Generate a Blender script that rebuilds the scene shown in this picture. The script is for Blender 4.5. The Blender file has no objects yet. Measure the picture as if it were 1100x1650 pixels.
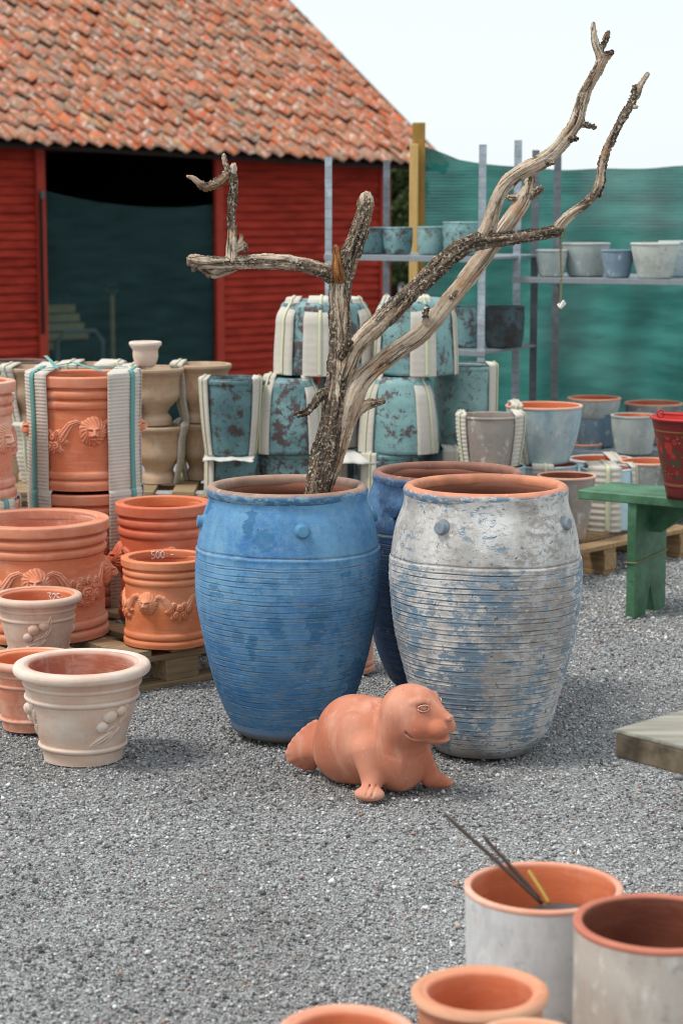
import bpy, math, random
import numpy as np
from mathutils import Vector, Matrix
R = math.radians
rng = np.random.default_rng(7); random.seed(7)
C = bpy.context.scene.collection

# ------------------------------------------------------------------ camera, sky, sun, exposure
F, PX0, PY0, EYE, PITCH = 3400.0, 550.0, 825.0, 1.7, R(8.45)
scn = bpy.context.scene
cam_d = bpy.data.cameras.new('camera'); cam = bpy.data.objects.new('camera', cam_d); C.objects.link(cam)
cam.location = (0, 0, EYE); cam.rotation_euler = (R(90) - PITCH, 0, 0)
cam_d.sensor_fit = 'VERTICAL'; cam_d.sensor_height = 36; cam_d.lens = F / 1650 * 36
cam_d.clip_start = .1; cam_d.clip_end = 2000
cam_d.dof.use_dof = True; cam_d.dof.focus_distance = 6.35; cam_d.dof.aperture_fstop = 4.6
scn.camera = cam
scn.cycles.filter_width = 1.05
SUN_EL, SUN_AZ = R(58), R(-62)          # azimuth measured from +Y (view direction) towards +X
w = bpy.data.worlds.new('World'); scn.world = w; w.use_nodes = True
wn = w.node_tree; bg = wn.nodes['Background']
sky = wn.nodes.new('ShaderNodeTexSky'); sky.sky_type = 'NISHITA'; sky.sun_disc = False
sky.sun_elevation = SUN_EL; sky.sun_rotation = SUN_AZ
mx = wn.nodes.new('ShaderNodeMix'); mx.data_type = 'RGBA'; mx.inputs[0].default_value = .86
wn.links.new(sky.outputs[0], mx.inputs[6]); mx.inputs[7].default_value = (9.2, 9.85, 10.1, 1)   # overcast cloud layer
wn.links.new(mx.outputs[2], bg.inputs[0]); bg.inputs[1].default_value = .09
sd = bpy.data.lights.new('sun', 'SUN'); sun = bpy.data.objects.new('sun', sd); C.objects.link(sun)
sd.energy = 2.1; sd.angle = R(15); sd.color = (1, .95, .88)
dv = Vector((math.sin(SUN_AZ + math.pi*0) * math.cos(SUN_EL), -.35 * math.cos(SUN_EL), math.sin(SUN_EL)))
sun.rotation_euler = dv.to_track_quat('Z', 'Y').to_euler()
scn.view_settings.view_transform = 'Standard'; scn.view_settings.look = 'None'
scn.view_settings.exposure = 0.27; scn.view_settings.gamma = 1

# ------------------------------------------------------------------ pixel <-> world
cp, sp_ = math.cos(PITCH), math.sin(PITCH)
def ray(px, py):
    a, b = (px - PX0) / F, -(py - PY0) / F
    return np.array([a, cp + b * sp_, -sp_ + b * cp])
def P(px, py, Y):
    d = ray(px, py); return np.array([0, 0, EYE]) + d * (Y / d[1])
def G(px, py, z=0.):
    d = ray(px, py); return np.array([0, 0, EYE]) + d * ((z - EYE) / d[2])
def MPP(Y, z): return (Y * cp + (EYE - z) * sp_) / F      # metres per photo pixel there
def onplane(px, py, p0, n):
    d = ray(px, py); o = np.array([0, 0, EYE]); return o + d * (np.dot(p0 - o, n) / np.dot(d, n))

# ------------------------------------------------------------------ materials
def L(r, g, b):
    return tuple(((c/255)/12.92 if c <= 10 else ((c/255+.055)/1.055)**2.4) for c in (r, g, b)) + (1,)
class N:
    def __init__(s, name, rough=.8, spec=.3):
        s.m = bpy.data.materials.new(name); s.m.use_nodes = True; s.t = s.m.node_tree
        s.b = s.t.nodes['Principled BSDF']; s.out = s.t.nodes['Material Output']
        s.b.inputs['Roughness'].default_value = rough; s.b.inputs['Specular IOR Level'].default_value = spec
        tc = s.t.nodes.new('ShaderNodeTexCoord'); s.obj = tc.outputs['Object']; s.seed = random.random() * 50
    def n(s, k, **kw):
        x = s.t.nodes.new(k)
        for a, v in kw.items(): setattr(x, a, v)
        return x
    def put(s, sock, v):
        if hasattr(v, 'links') or isinstance(v, bpy.types.NodeSocket): s.t.links.new(v, sock)
        else: sock.default_value = v
    def map(s, scale=(1,1,1), vec=None, loc=None):
        m = s.n('ShaderNodeMapping'); s.put(m.inputs[0], vec or s.obj)
        m.inputs['Scale'].default_value = scale; m.inputs['Location'].default_value = loc or (s.seed, s.seed*.7, s.seed*.3)
        return m.outputs[0]
    def noise(s, scale, detail=4, rough=.55, stretch=None, dist=0, vec=None):
        x = s.n('ShaderNodeTexNoise'); x.inputs['Scale'].default_value = scale
        x.inputs['Detail'].default_value = detail; x.inputs['Roughness'].default_value = rough; x.inputs['Distortion'].default_value = dist
        s.seed += 3.1; s.put(x.inputs['Vector'], s.map(stretch or (1,1,1), vec)); return x.outputs[0]
    def vor(s, scale, feat='F1', vec=None, out='Distance', stretch=(1,1,1)):
        x = s.n('ShaderNodeTexVoronoi', feature=feat); x.inputs['Scale'].default_value = scale
        s.put(x.inputs['Vector'], s.map(stretch, vec)); return x.outputs[out]
    def ramp(s, fac, stops, interp='LINEAR'):
        x = s.n('ShaderNodeValToRGB'); x.color_ramp.interpolation = interp; e = x.color_ramp.elements
        while len(e) < len(stops): e.new(.5)
        for i, (p, c) in enumerate(stops):
            e[i].position = p; e[i].color = c if isinstance(c, tuple) else (c, c, c, 1)
        s.put(x.inputs[0], fac); return x.outputs[0]
    def mix(s, fac, a, b, mode='MIX'):
        x = s.n('ShaderNodeMix', data_type='RGBA', blend_type=mode); s.put(x.inputs[0], fac); s.put(x.inputs[6], a); s.put(x.inputs[7], b); return x.outputs[2]
    def math(s, op, a, b=0.):
        x = s.n('ShaderNodeMath', operation=op); s.put(x.inputs[0], a); s.put(x.inputs[1], b); return x.outputs[0]
    def attr(s, name, o='Fac'):
        x = s.n('ShaderNodeAttribute', attribute_name=name); return x.outputs[o]
    def sep(s, vec=None, i=2):
        x = s.n('ShaderNodeSeparateXYZ'); s.put(x.inputs[0], vec or s.obj); return x.outputs[i]
    def bump(s, h, strength=.3, dist=.002):
        x = s.n('ShaderNodeBump'); x.inputs['Strength'].default_value = strength; x.inputs['Distance'].default_value = dist
        s.put(x.inputs['Height'], h)
        if s.b.inputs['Normal'].links: s.t.links.new(s.b.inputs['Normal'].links[0].from_socket, x.inputs['Normal'])
        s.t.links.new(x.outputs[0], s.b.inputs['Normal'])
    def col(s, c): s.put(s.b.inputs['Base Color'], c); return s

def terracotta(name, base, dark, bloom, amt=.5, rough=.82, sc=1.):
    m = N(name, rough, .25)
    c = m.mix(m.ramp(m.noise(5*sc, 5), [(.3, 0.), (.7, 1.)]), base, dark)
    c = m.mix(m.ramp(m.noise(2.5*sc, 6, .6, (1,1,2.5)), [(.62-.3*amt, 0.), (.85-.25*amt, .85)]), c, bloom)
    c = m.mix(m.ramp(m.noise(9*sc, 8, .7, (1,1,6)), [(.5, 0.), (.75, .35)]), c, bloom)
    c = m.mix(m.ramp(m.noise(120, 3), [(.62, 0.), (.75, .35)]), c, dark)
    c = m.mix(m.ramp(m.noise(16*sc, 4, .5, (3,3,.5)), [(.6, 0.), (.8, .25)]), c, m.mix(.5, dark, (.08,.05,.04,1)))
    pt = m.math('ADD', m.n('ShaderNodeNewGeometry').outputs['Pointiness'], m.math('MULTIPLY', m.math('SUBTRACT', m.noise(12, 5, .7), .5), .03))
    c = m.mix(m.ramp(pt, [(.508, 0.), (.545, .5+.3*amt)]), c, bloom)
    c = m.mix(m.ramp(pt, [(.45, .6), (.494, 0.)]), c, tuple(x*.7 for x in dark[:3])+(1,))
    c = m.mix(m.ramp(m.noise(3.5, 8, .75, (1,1,.5)), [(.56, 0.), (.66, .55)]), c, bloom)
    m.col(c); m.bump(m.noise(90, 4), .25, .002); m.bump(m.noise(30, 3, .5, (1,1,8)), .2, .003)
    return m.m
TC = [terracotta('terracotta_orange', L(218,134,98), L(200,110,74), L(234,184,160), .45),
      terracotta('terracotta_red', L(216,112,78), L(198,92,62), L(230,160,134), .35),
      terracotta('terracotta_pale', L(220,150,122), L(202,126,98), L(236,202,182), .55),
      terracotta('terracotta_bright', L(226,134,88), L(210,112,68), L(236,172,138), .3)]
TC_IN = terracotta('terracotta_inside', L(216,124,84), L(190,98,64), L(228,172,146), .25)
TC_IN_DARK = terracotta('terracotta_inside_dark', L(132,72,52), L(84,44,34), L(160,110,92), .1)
CREAM = terracotta('cream_wash', L(220,200,182), L(202,160,138), L(230,220,208), .65)
CREAM2 = terracotta('cream_wash_pink', L(206,166,142), L(184,128,102), L(222,200,184), .6)
CREAM_IN = terracotta('cream_inside', L(186,112,88), L(160,90,68), L(216,190,176), .3)
SAND = terracotta('sand_glaze', L(188,160,132), L(158,124,96), L(206,188,168), .3)
def seal_mat():
    m = N('seal_terracotta', .78, .2)
    c = m.mix(m.ramp(m.noise(5, 3, .5), [(.35,0.),(.65,1.)]), L(206,142,116), L(184,108,82))
    c = m.mix(m.ramp(m.noise(8, 4, .5, (2.2,2.2,.5), .6), [(.5,0.),(.72,.5)]), c, L(222,174,152))
    c = m.mix(m.ramp(m.noise(70, 6, .7), [(.6,0.),(.7,.3)]), c, L(230,196,180))
    c = m.mix(m.ramp(m.noise(34, 2, .4), [(.78,0.),(.8,.5)]), c, L(120,74,58))
    m.col(c); pt = m.n('ShaderNodeNewGeometry').outputs['Pointiness']; c = m.mix(m.ramp(pt, [(.44,.55),(.492,0.)]), c, L(150,84,62)); c = m.mix(m.ramp(pt, [(.512,0.),(.56,.6)]), c, L(232,196,180)); m.col(c); m.bump(m.noise(120, 5, .7), .35, .0012); m.bump(m.noise(22, 5, .6), .25, .002); return m.m
SEAL = seal_mat()

def whitewash(name, a, b, stain, amt=.3):
    m = N(name, .8, .25)
    c = m.mix(m.ramp(m.noise(4, 5, .6, (1,1,.6)), [(.35, 0.), (.65, 1.)]), a, b)
    c = m.mix(m.ramp(m.noise(6, 6, .65), [(.62-.2*amt, 0.), (.76, .85)]), c, stain)
    c = m.mix(m.ramp(m.noise(14, 7, .7, (1,1,.35)), [(.5, 0.), (.62, .5)]), c, tuple(x*.62 for x in a[:3])+(1,))
    c = m.mix(m.ramp(m.noise(22, 7, .7, (1,1,.6)), [(.56, 0.), (.64, .6)]), c, L(214,214,208))
    c = m.mix(m.ramp(m.noise(40, 5), [(.6, 0.), (.72, .4)]), c, L(110,105,100))
    m.col(c); m.bump(m.noise(60, 5), .25, .003); return m.m
WASH = whitewash('white_wash', L(214,214,216), L(196,194,192), L(196,160,136), .3)
WASH2 = whitewash('grey_wash', L(198,190,180), L(172,164,154), L(194,140,110), .6)
PALEBLUE = whitewash('pale_blue_wash', L(176,198,204), L(120,160,180), L(206,206,200), .9)
PALEGREY = whitewash('pale_grey_wash', L(184,188,184), L(158,170,168), L(130,150,152), .8)
BLUEGREY = whitewash('blue_grey_wash', L(126,148,162), L(96,122,142), L(160,172,178), .6)
BLACKENED = whitewash('blackened_wash', L(160,162,158), L(110,112,112), L(60,60,62), .8)
GREYPOT = whitewash('warm_grey_wash', L(164,156,148), L(144,132,124), L(186,150,130), .5)
LIGHTBLUE = whitewash('light_blue_paint', L(190,220,230), L(176,206,220), L(220,228,230), .4)

def turquoise(name, a, b, dark, amt):
    m = N(name, .5, .4)
    c = m.mix(m.ramp(m.noise(7, 4), [(.4, 0.), (.6, 1.)]), a, b)
    c = m.mix(m.ramp(m.noise(17, 10, .8), [(.59-.12*amt, 0.), (.63-.12*amt, 1.)]), c, dark)
    c = m.mix(m.ramp(m.noise(45, 5, .7), [(.6, 0.), (.64, 1.)]), c, L(72,60,56))
    c = m.mix(m.ramp(m.noise(9, 7, .7), [(.66, 0.), (.72, .6)]), c, L(150,120,80))
    m.col(c); m.bump(m.noise(40, 5), .5, .004); return m.m
TQ = [turquoise('turquoise_glaze', L(134,172,172), L(112,150,152), L(92,78,80), .5),
      turquoise('turquoise_glaze_dark', L(78,114,120), L(94,130,134), L(74,64,62), .6),
      turquoise('turquoise_glaze_rough', L(124,160,162), L(100,138,142), L(84,70,72), .75),
      turquoise('turquoise_glaze_pale', L(140,172,170), L(116,150,150), L(104,110,110), .4),
      turquoise('turquoise_glaze_black', L(62,92,98), L(50,66,70), L(48,44,46), .8)]

def plain(name, c, rough=.7, var=.12, spec=.3, nscale=12, stretch=(1,1,1)):
    m = N(name, rough, spec); d = tuple(x*(1-2*var) for x in c[:3]) + (1,)
    m.col(m.mix(m.noise(nscale, 5, .6, stretch), d, c)); m.bump(m.noise(60, 3), .15, .002); return m.m
CARD = None
def card_mat():
    m = N('cardboard', .9, .1)
    c = m.mix(m.noise(7, 5), L(188,181,170), L(218,212,202)); c = m.mix(m.ramp(m.noise(5, 6, .7), [(.55,0.),(.7,.5)]), c, L(166,154,138)); c = m.mix(m.ramp(m.noise(30, 5, .6, (1,1,4)), [(.55,0.),(.8,.4)]), c, L(160,148,132))
    m.col(c); m.bump(m.noise(80, 3), .2, .002); return m.m
CARD = card_mat()
STRAP_Y = plain('strap_yellow', L(220,222,188), .5); STRAP_T = plain('strap_teal', L(104,168,164), .5); STRAP_W = plain('strap_white', L(228,230,226), .5)

def bigglaze(name, kind):
    m = N(name, .7, .3)
    z = m.sep(); cav = m.attr('cav'); band = m.ramp(z, [(.60,1.),(.625,0.)])        # ribbed part is z < .61
    if kind == 'blue':
        c = m.mix(m.ramp(m.noise(3, 4, .55), [(.3,0.),(.68,1.)]), L(50,110,170), L(116,170,206))
        c = m.mix(m.ramp(m.noise(22, 9, .78), [(.42,0.),(.6,.45)]), c, L(140,180,202))
        blk = m.math('ADD', m.noise(4.2, 3, .5, (1,1,.7)), m.math('MULTIPLY', m.noise(30, 4, .6, (.6,.6,2.2)), .13))
        c = m.mix(m.ramp(blk, [(.69,0.),(.697,.8)]), c, L(48,106,148))
        blk = m.math('ADD', m.noise(15, 4, .6, (1.1,1.1,1.5)), m.math('MULTIPLY', m.noise(50, 6, .7, (.5,.5,3.4)), .3))
        c = m.mix(m.math('MULTIPLY', m.ramp(blk, [(.70,0.),(.73,.5)]), m.math('ADD', m.math('MULTIPLY', band, .8), .25)), c, L(62,116,150))
        for (mx_, my_, mr, sq) in ((425,850,.030,1.),(411,867,.009,1.),(443,915,.026,1.7),(447,978,.030,1.2),(450,995,.022,1.6),(520,948,.028,1.4),(349,935,.026,.8),(383,1002,.02,.9),(560,905,.02,2.)):
            pm_ = P(mx_, my_, 6.45); zz_ = pm_[2]; an_ = math.asin(max(-1, min(1, (mx_-463)/146.))); rr_ = .27
            d3 = m.n('ShaderNodeVectorMath', operation='SUBTRACT'); m.put(d3.inputs[0], m.obj); d3.inputs[1].default_value = (rr_*math.sin(an_), -rr_*math.cos(an_), P(463, my_, 6.6)[2]-.0)
            d4 = m.n('ShaderNodeVectorMath', operation='MULTIPLY'); m.put(d4.inputs[0], d3.outputs[0]); d4.inputs[1].default_value = (1, .5, sq)
            d5 = m.n('ShaderNodeVectorMath', operation='LENGTH'); m.put(d5.inputs[0], d4.outputs[0])
            dd = m.math('ADD', d5.outputs['Value'], m.math('MULTIPLY', m.math('SUBTRACT', m.noise(22, 7, .7, (1,1,2.2)), .5), mr*3.2))
            c = m.mix(m.ramp(m.math('DIVIDE', dd, mr*2), [(.46,.6),(.54,0.)]), c, L(44,106,148))
        c = m.mix(m.ramp(m.noise(7, 6, .65, (1.4,1.4,.3)), [(.45,0.),(.75,.5)]), c, L(44,98,150))
        low = m.ramp(z, [(.0,1.),(.12,.8),(.45,.4),(.62,.12)])
        c = m.mix(m.math('MULTIPLY', low, m.ramp(m.noise(4, 5, .6), [(.35,.25),(.6,.95)])), c, L(42,94,142))
        c = m.mix(m.math('MULTIPLY', m.ramp(m.noise(20, 10, .8, (1,1,2.6)), [(.5,0.),(.58,.85)]), low), c, L(104,124,134))
        c = m.mix(m.math('MULTIPLY', m.ramp(m.noise(9, 6, .7, (1,1,4)), [(.6,0.),(.66,.8)]), low), c, L(150,160,158))
        c = m.mix(m.ramp(m.noise(16, 8, .75, (1,1,6)), [(.665,0.),(.69,.9)]), c, L(204,206,196))
        c = m.mix(m.ramp(m.noise(60, 6, .7), [(.66,0.),(.69,.9)]), c, L(34,54,82))
        c = m.mix(m.ramp(z, [(.0,1.),(.018,.85),(.06,0.)]), c, L(112,104,92))
        c = m.mix(m.math('MULTIPLY', cav, m.ramp(m.noise(24, 5, .7), [(.38,.25),(.62,1.)])), c, m.mix(m.ramp(m.noise(18,4),[(.5,0.),(.6,1.)]), L(84,84,82), L(170,160,136)))
    elif kind == 'dark':
        c = m.mix(m.ramp(m.noise(4, 5), [(.4,0.),(.6,1.)]), L(36,62,94), L(54,88,126))
        c = m.mix(m.ramp(m.noise(16, 9, .78, (1,1,3)), [(.5,0.),(.6,.6)]), c, L(70,86,100))
        c = m.mix(m.math('MULTIPLY', m.ramp(m.noise(8, 7, .7), [(.4,0.),(.6,1.)]), m.ramp(z, [(.60,0.),(.66,.85)])), c, L(96,140,182))
        c = m.mix(m.ramp(m.noise(26, 8, .75), [(.6,0.),(.64,.7)]), c, L(140,150,156))
        c = m.mix(m.math('MULTIPLY', cav, .7), c, L(112,114,112))
    else:
        c = m.mix(m.ramp(m.noise(6, 6, .65, (1,1,.6)), [(.4,0.),(.62,1.)]), L(164,159,155), L(212,211,208))
        st = m.noise(5.5, 4, .55, (1.3,1.3,.22)); f = m.math('ADD', m.noise(17, 10, .78, (1,1,2.6)), m.math('MULTIPLY', m.math('SUBTRACT', st, .5), .6))
        f = m.math('SUBTRACT', f, m.math('MULTIPLY', m.math('SUBTRACT', 1., band), .06))
        f = m.math('ADD', f, m.math('MULTIPLY', m.ramp(z, [(.05,0.),(.14,1.),(.45,.85),(.6,.3),(.61,0.)]), .06))
        c = m.mix(m.ramp(f, [(.535,0.),(.57,.9)]), c, m.mix(m.noise(14,6,.7), L(70,106,136), L(134,158,172)))
        g2 = m.math('ADD', m.noise(24, 10, .8, (1,1,1.8)), m.math('MULTIPLY', m.math('SUBTRACT', m.noise(3.5, 3, .5, (1,1,.4)), .5), .4))
        c = m.mix(m.ramp(g2, [(.50,0.),(.58,.8)]), c, L(146,138,132))
        c = m.mix(m.ramp(m.noise(44, 8, .75), [(.6,0.),(.63,.9)]), c, L(76,80,88))
        c = m.mix(m.ramp(m.noise(30, 9, .78, (1,1,2)), [(.6,0.),(.64,.8)]), c, L(226,225,222))
        c = m.mix(m.ramp(z, [(.0,.9),(.02,.5),(.05,0.)]), c, L(110,106,98))
        c = m.mix(m.math('MULTIPLY', cav, m.ramp(m.noise(16, 5, .7), [(.35,.5),(.6,1.)])), c, L(84,82,84))
    c = m.mix(m.math('MULTIPLY', m.ramp(cav, [(.02,0.),(.10,.8),(.30,.5),(.42,0.)]), m.ramp(m.noise(13, 6, .7), [(.45,0.),(.58,1.)])), c, {'blue': L(130,158,176), 'dark': L(110,124,134)}.get(kind, L(206,206,204)))
    m.col(c); m.bump(m.noise(30, 10, .75), .7 if kind == 'white' else .35, .004)
    m.bump(m.noise(14, 5, .6, (1,1,3)), .3, .006)
    m.put(m.b.inputs['Roughness'], m.ramp(m.noise(18, 5), [(.3,.52),(.7,.85)]))
    return m.m
G_BLUE, G_DARK, G_WHITE = bigglaze('blue_glaze', 'blue'), bigglaze('dark_blue_glaze', 'dark'), bigglaze('peeling_white_glaze', 'white')
def rimmat(name, top, side, z0, z1, rin=0., side2=None):
    m = N(name, .6, .35)
    zz = m.math('ADD', m.sep(), m.math('MULTIPLY', m.math('SUBTRACT', m.noise(9, 5), .5), .02))
    f = m.n('ShaderNodeMapRange'); m.put(f.inputs[0], zz); f.inputs[1].default_value = z0; f.inputs[2].default_value = z1
    ln = m.n('ShaderNodeVectorMath', operation='LENGTH'); mu = m.n('ShaderNodeVectorMath', operation='MULTIPLY'); m.put(mu.inputs[0], m.obj); mu.inputs[1].default_value = (1,1,0); m.put(ln.inputs[0], mu.outputs[0])
    fz = m.math('MAXIMUM', f.outputs[0], m.math('LESS_THAN', ln.outputs['Value'], rin))
    t = m.mix(m.ramp(m.noise(14,5),[(.4,0.),(.65,.7)]), top, tuple(c*.6 for c in top[:3])+(1,))
    t = m.mix(m.ramp(m.noise(30,6,.7),[(.62,0.),(.7,.8)]), t, L(206,190,176))
    m.col(m.mix(fz, m.mix(m.ramp(m.noise(26,8,.75,(1,1,2)),[(.5,0.),(.56,.8)]), m.mix(m.ramp(m.noise(18,7,.75),[(.48,0.),(.54,.85)]), side, side2 or side), L(206,204,200) if side2 else L(130,160,178)), t)); m.bump(m.noise(30, 5), .3, .004); return m.m

def wood(name, a, b, rough=.85, stretch=(1,14,14), bumps=.4):
    m = N(name, rough, .2)
    c = m.mix(m.ramp(m.noise(4, 6, .6, stretch), [(.35,0.),(.65,1.)]), a, b)
    c = m.mix(m.ramp(m.noise(2.5, 4), [(.55,0.),(.75,.5)]), c, L(70,60,50))
    m.col(c); m.bump(m.noise(6, 6, .6, stretch), bumps, .004); return m.m
PALLET = wood('pallet_wood', L(128,108,84), L(176,152,118)); PALLET_N = wood('pallet_wood_new', L(142,112,80), L(172,144,108))
GREEN = None
def green_paint():
    m = N('green_paint', .5, .4)
    c = m.mix(m.ramp(m.noise(5, 7, .7), [(.38,0.),(.6,1.)]), L(52,92,64), L(88,132,102))
    c = m.mix(m.ramp(m.noise(14, 8, .7, (1,6,6)), [(.64,0.),(.68,1.)]), c, L(40,50,40))
    c = m.mix(m.ramp(m.noise(10, 8, .75), [(.66,0.),(.7,.8)]), c, L(180,196,176))
    m.col(c); m.bump(m.noise(8, 6, .6, (1,10,10)), .25, .003); return m.m
GREEN = green_paint()
STEEL = plain('galvanised_steel', L(158,166,172), .45, .2, .5, 30); STEEL.node_tree.nodes['Principled BSDF'].inputs['Metallic'].default_value = .35
STEEL_D = plain('weathered_steel', L(92,96,98), .55, .25, .4, 20)

# ------------------------------------------------------------------ mesh helpers
def mesh(name, V, Fc, mats=None, smooth=True, midx=None, attrs=None):
    me = bpy.data.meshes.new(name); V = np.asarray(V, float)
    if isinstance(Fc, np.ndarray):
        k = Fc.shape[1]; nf = len(Fc)
        me.vertices.add(len(V)); me.vertices.foreach_set('co', V.ravel())
        me.loops.add(nf*k); me.loops.foreach_set('vertex_index', Fc.ravel().astype(np.int32))
        me.polygons.add(nf); me.polygons.foreach_set('loop_start', np.arange(0, nf*k, k, dtype=np.int32))
        me.update(calc_edges=True)
    else: me.from_pydata([tuple(v) for v in V], [], [tuple(f) for f in Fc]); me.update()
    me.validate()
    if smooth is True: me.polygons.foreach_set('use_smooth', np.ones(len(me.polygons), bool))
    for m in (mats if isinstance(mats, (list, tuple)) else [mats] if mats else []): me.materials.append(m)
    if midx is not None: me.polygons.foreach_set('material_index', np.asarray(midx, dtype=np.int32))
    for k, a in (attrs or {}).items():
        a = np.asarray(a, dtype=np.float32)
        if a.ndim == 1: at = me.attributes.new(k, 'FLOAT', 'POINT'); at.data.foreach_set('value', a)
        else: at = me.attributes.new(k, 'FLOAT_VECTOR', 'POINT'); at.data.foreach_set('vector', a.ravel())
    return me
def link(name, me, parent=None, loc=(0,0,0), rot=0):
    o = bpy.data.objects.new(name, me); C.objects.link(o); o.parent = parent; o.location = loc; o.rotation_euler = (0,0,rot); return o
def thing(name, label, cat, loc=(0,0,0), rotz=0, group=None):
    o = bpy.data.objects.new(name, None); C.objects.link(o); o.location = loc; o.rotation_euler = (0,0,rotz); o.empty_display_size = .1
    o['label'] = label; o['category'] = cat
    if group: o['group'] = group
    return o
def tag(o, label, cat, group=None):
    o['label'] = label; o['category'] = cat
    if group: o['group'] = group
    return o
def structure(name, me): o = link(name, me); o['kind'] = 'structure'; return o

class MB:
    def __init__(s): s.v = []; s.f = []
    def add(s, V, Fs):
        n = len(s.v); s.v += [tuple(v) for v in V]; s.f += [tuple(i+n for i in f) for f in Fs]; return s
    def box(s, c, size, rot=None, bev=0., jit=0.):
        x, y, z = (d/2 for d in size); b = min(bev, x*.45, y*.45, z*.45)
        V = []
        if b <= 0:
            V = [(i*x, j*y, k*z) for i in (-1,1) for j in (-1,1) for k in (-1,1)]
            Fs = [(0,1,3,2),(4,6,7,5),(0,4,5,1),(2,3,7,6),(0,2,6,4),(1,5,7,3)]
        else:
            idx = {}
            for i in (-1,1):
                for j in (-1,1):
                    for k in (-1,1):
                        for a in range(3):
                            p = [i*(x-b), j*(y-b), k*(z-b)]; p[a] = (i,j,k)[a]*(x,y,z)[a]
                            idx[(i,j,k,a)] = len(V); V.append(tuple(p))
            Fs = []
            for a in range(3):
                o1, o2 = (a+1) % 3, (a+2) % 3
                for sgn in (-1,1):
                    q = []
                    for (u, v) in ((-1,-1),(1,-1),(1,1),(-1,1)):
                        t = [0,0,0]; t[a] = sgn; t[o1] = u; t[o2] = v; q.append(idx[(*t, a)])
                    Fs.append(q if sgn > 0 else q[::-1])
                for u in (-1,1):
                    for v in (-1,1):
                        ta = [0,0,0]; tb = [0,0,0]
                        ta[o1] = u; ta[o2] = v; tb[o1] = u; tb[o2] = v; ta[a] = -1; tb[a] = 1
                        q = [idx[(*ta,o1)], idx[(*tb,o1)], idx[(*tb,o2)], idx[(*ta,o2)]]
                        Fs.append(q if u*v < 0 else q[::-1])
            for i in (-1,1):
                for j in (-1,1):
                    for k in (-1,1):
                        q = [idx[(i,j,k,0)], idx[(i,j,k,1)], idx[(i,j,k,2)]]; Fs.append(q if i*j*k > 0 else q[::-1])
        M = rot if rot is not None else Matrix.Identity(3)
        V = [tuple(M @ Vector(v) + Vector(c)) for v in V]
        return s.add(V, Fs)
    def tube(s, pts, rad, n=8, cap=True):
        pts = [Vector(p) for p in pts]; V = []; Fs = []; up = None
        for i, p in enumerate(pts):
            d = (pts[min(i+1, len(pts)-1)] - pts[max(i-1, 0)]).normalized()
            a = up if up is not None else (Vector((0,0,1)) if abs(d.z) < .9 else Vector((1,0,0)))
            e1 = (a - d * a.dot(d)).normalized(); e2 = d.cross(e1); up = e1
            r = rad[i] if isinstance(rad, (list, tuple)) else rad
            V += [p + (e1*math.cos(t*2*math.pi/n) + e2*math.sin(t*2*math.pi/n))*r for t in range(n)]
        for i in range(len(pts)-1):
            for t in range(n): u = (t+1) % n; Fs.append((i*n+t, i*n+u, (i+1)*n+u, (i+1)*n+t))
        if cap: Fs.append(tuple(range(n))[::-1]); Fs.append(tuple((len(pts)-1)*n+t for t in range(n)))
        return s.add(V, Fs)
    def prism(s, poly, y0, y1):      # polygon in xz, extruded along y
        n = len(poly); V = [(x, y0, z) for x, z in poly] + [(x, y1, z) for x, z in poly]
        Fs = [tuple(range(n)), tuple(range(2*n-1, n-1, -1))] + [(i, i+n, (i+1) % n + n, (i+1) % n) for i in range(n)]
        return s.add(V, Fs)
    def build(s, name, mat, parent=None, smooth=False, loc=(0,0,0), rot=0):
        return link(name, mesh(name, s.v, s.f, mat, smooth), parent, loc, rot)

def spline(pts, n_per=None, xs=None):
    """smooth interpolation of (x, y...) points sorted by x, evaluated at xs (monotone-ish cubic)"""
    pts = np.array(sorted(pts)); x, y = pts[:,0], pts[:,1]
    m = np.gradient(y, x); i = np.clip(np.searchsorted(x, xs) - 1, 0, len(x)-2); h = x[i+1]-x[i]; t = np.clip((xs-x[i])/h, 0, 1)
    return (2*t**3-3*t**2+1)*y[i] + (t**3-2*t**2+t)*h*m[i] + (-2*t**3+3*t**2)*y[i+1] + (t**3-t**2)*h*m[i+1]

def lathe(prof, segs=96, mats=None, split=None, disp=None, name='body', attr=None):
    prof = np.array(prof, float); n = len(prof); th = np.arange(segs)*2*math.pi/segs
    Rr = np.repeat(prof[:,0][:,None], segs, 1); Z = np.repeat(prof[:,1][:,None], segs, 1); A = {}
    if disp is not None:
        d, cav = disp(th[None,:], Z, np.arange(n)[:,None]); Rr = Rr + d
        if cav is not None: A['cav'] = (cav+np.zeros_like(Rr)).ravel()
    V = np.stack([Rr*np.sin(th), -Rr*np.cos(th), Z], -1).reshape(-1,3)
    i = np.arange(n-1)[:,None]; j = np.arange(segs)[None,:]; j2 = (j+1) % segs
    Fq = np.stack([i*segs+j, i*segs+j2, (i+1)*segs+j2, (i+1)*segs+j], -1).reshape(-1,4)
    mi = None
    if split is not None: mi = np.repeat((np.arange(n-1) >= split).astype(int), segs)
    return mesh(name, V, Fq, mats, True, mi, A)

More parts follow.
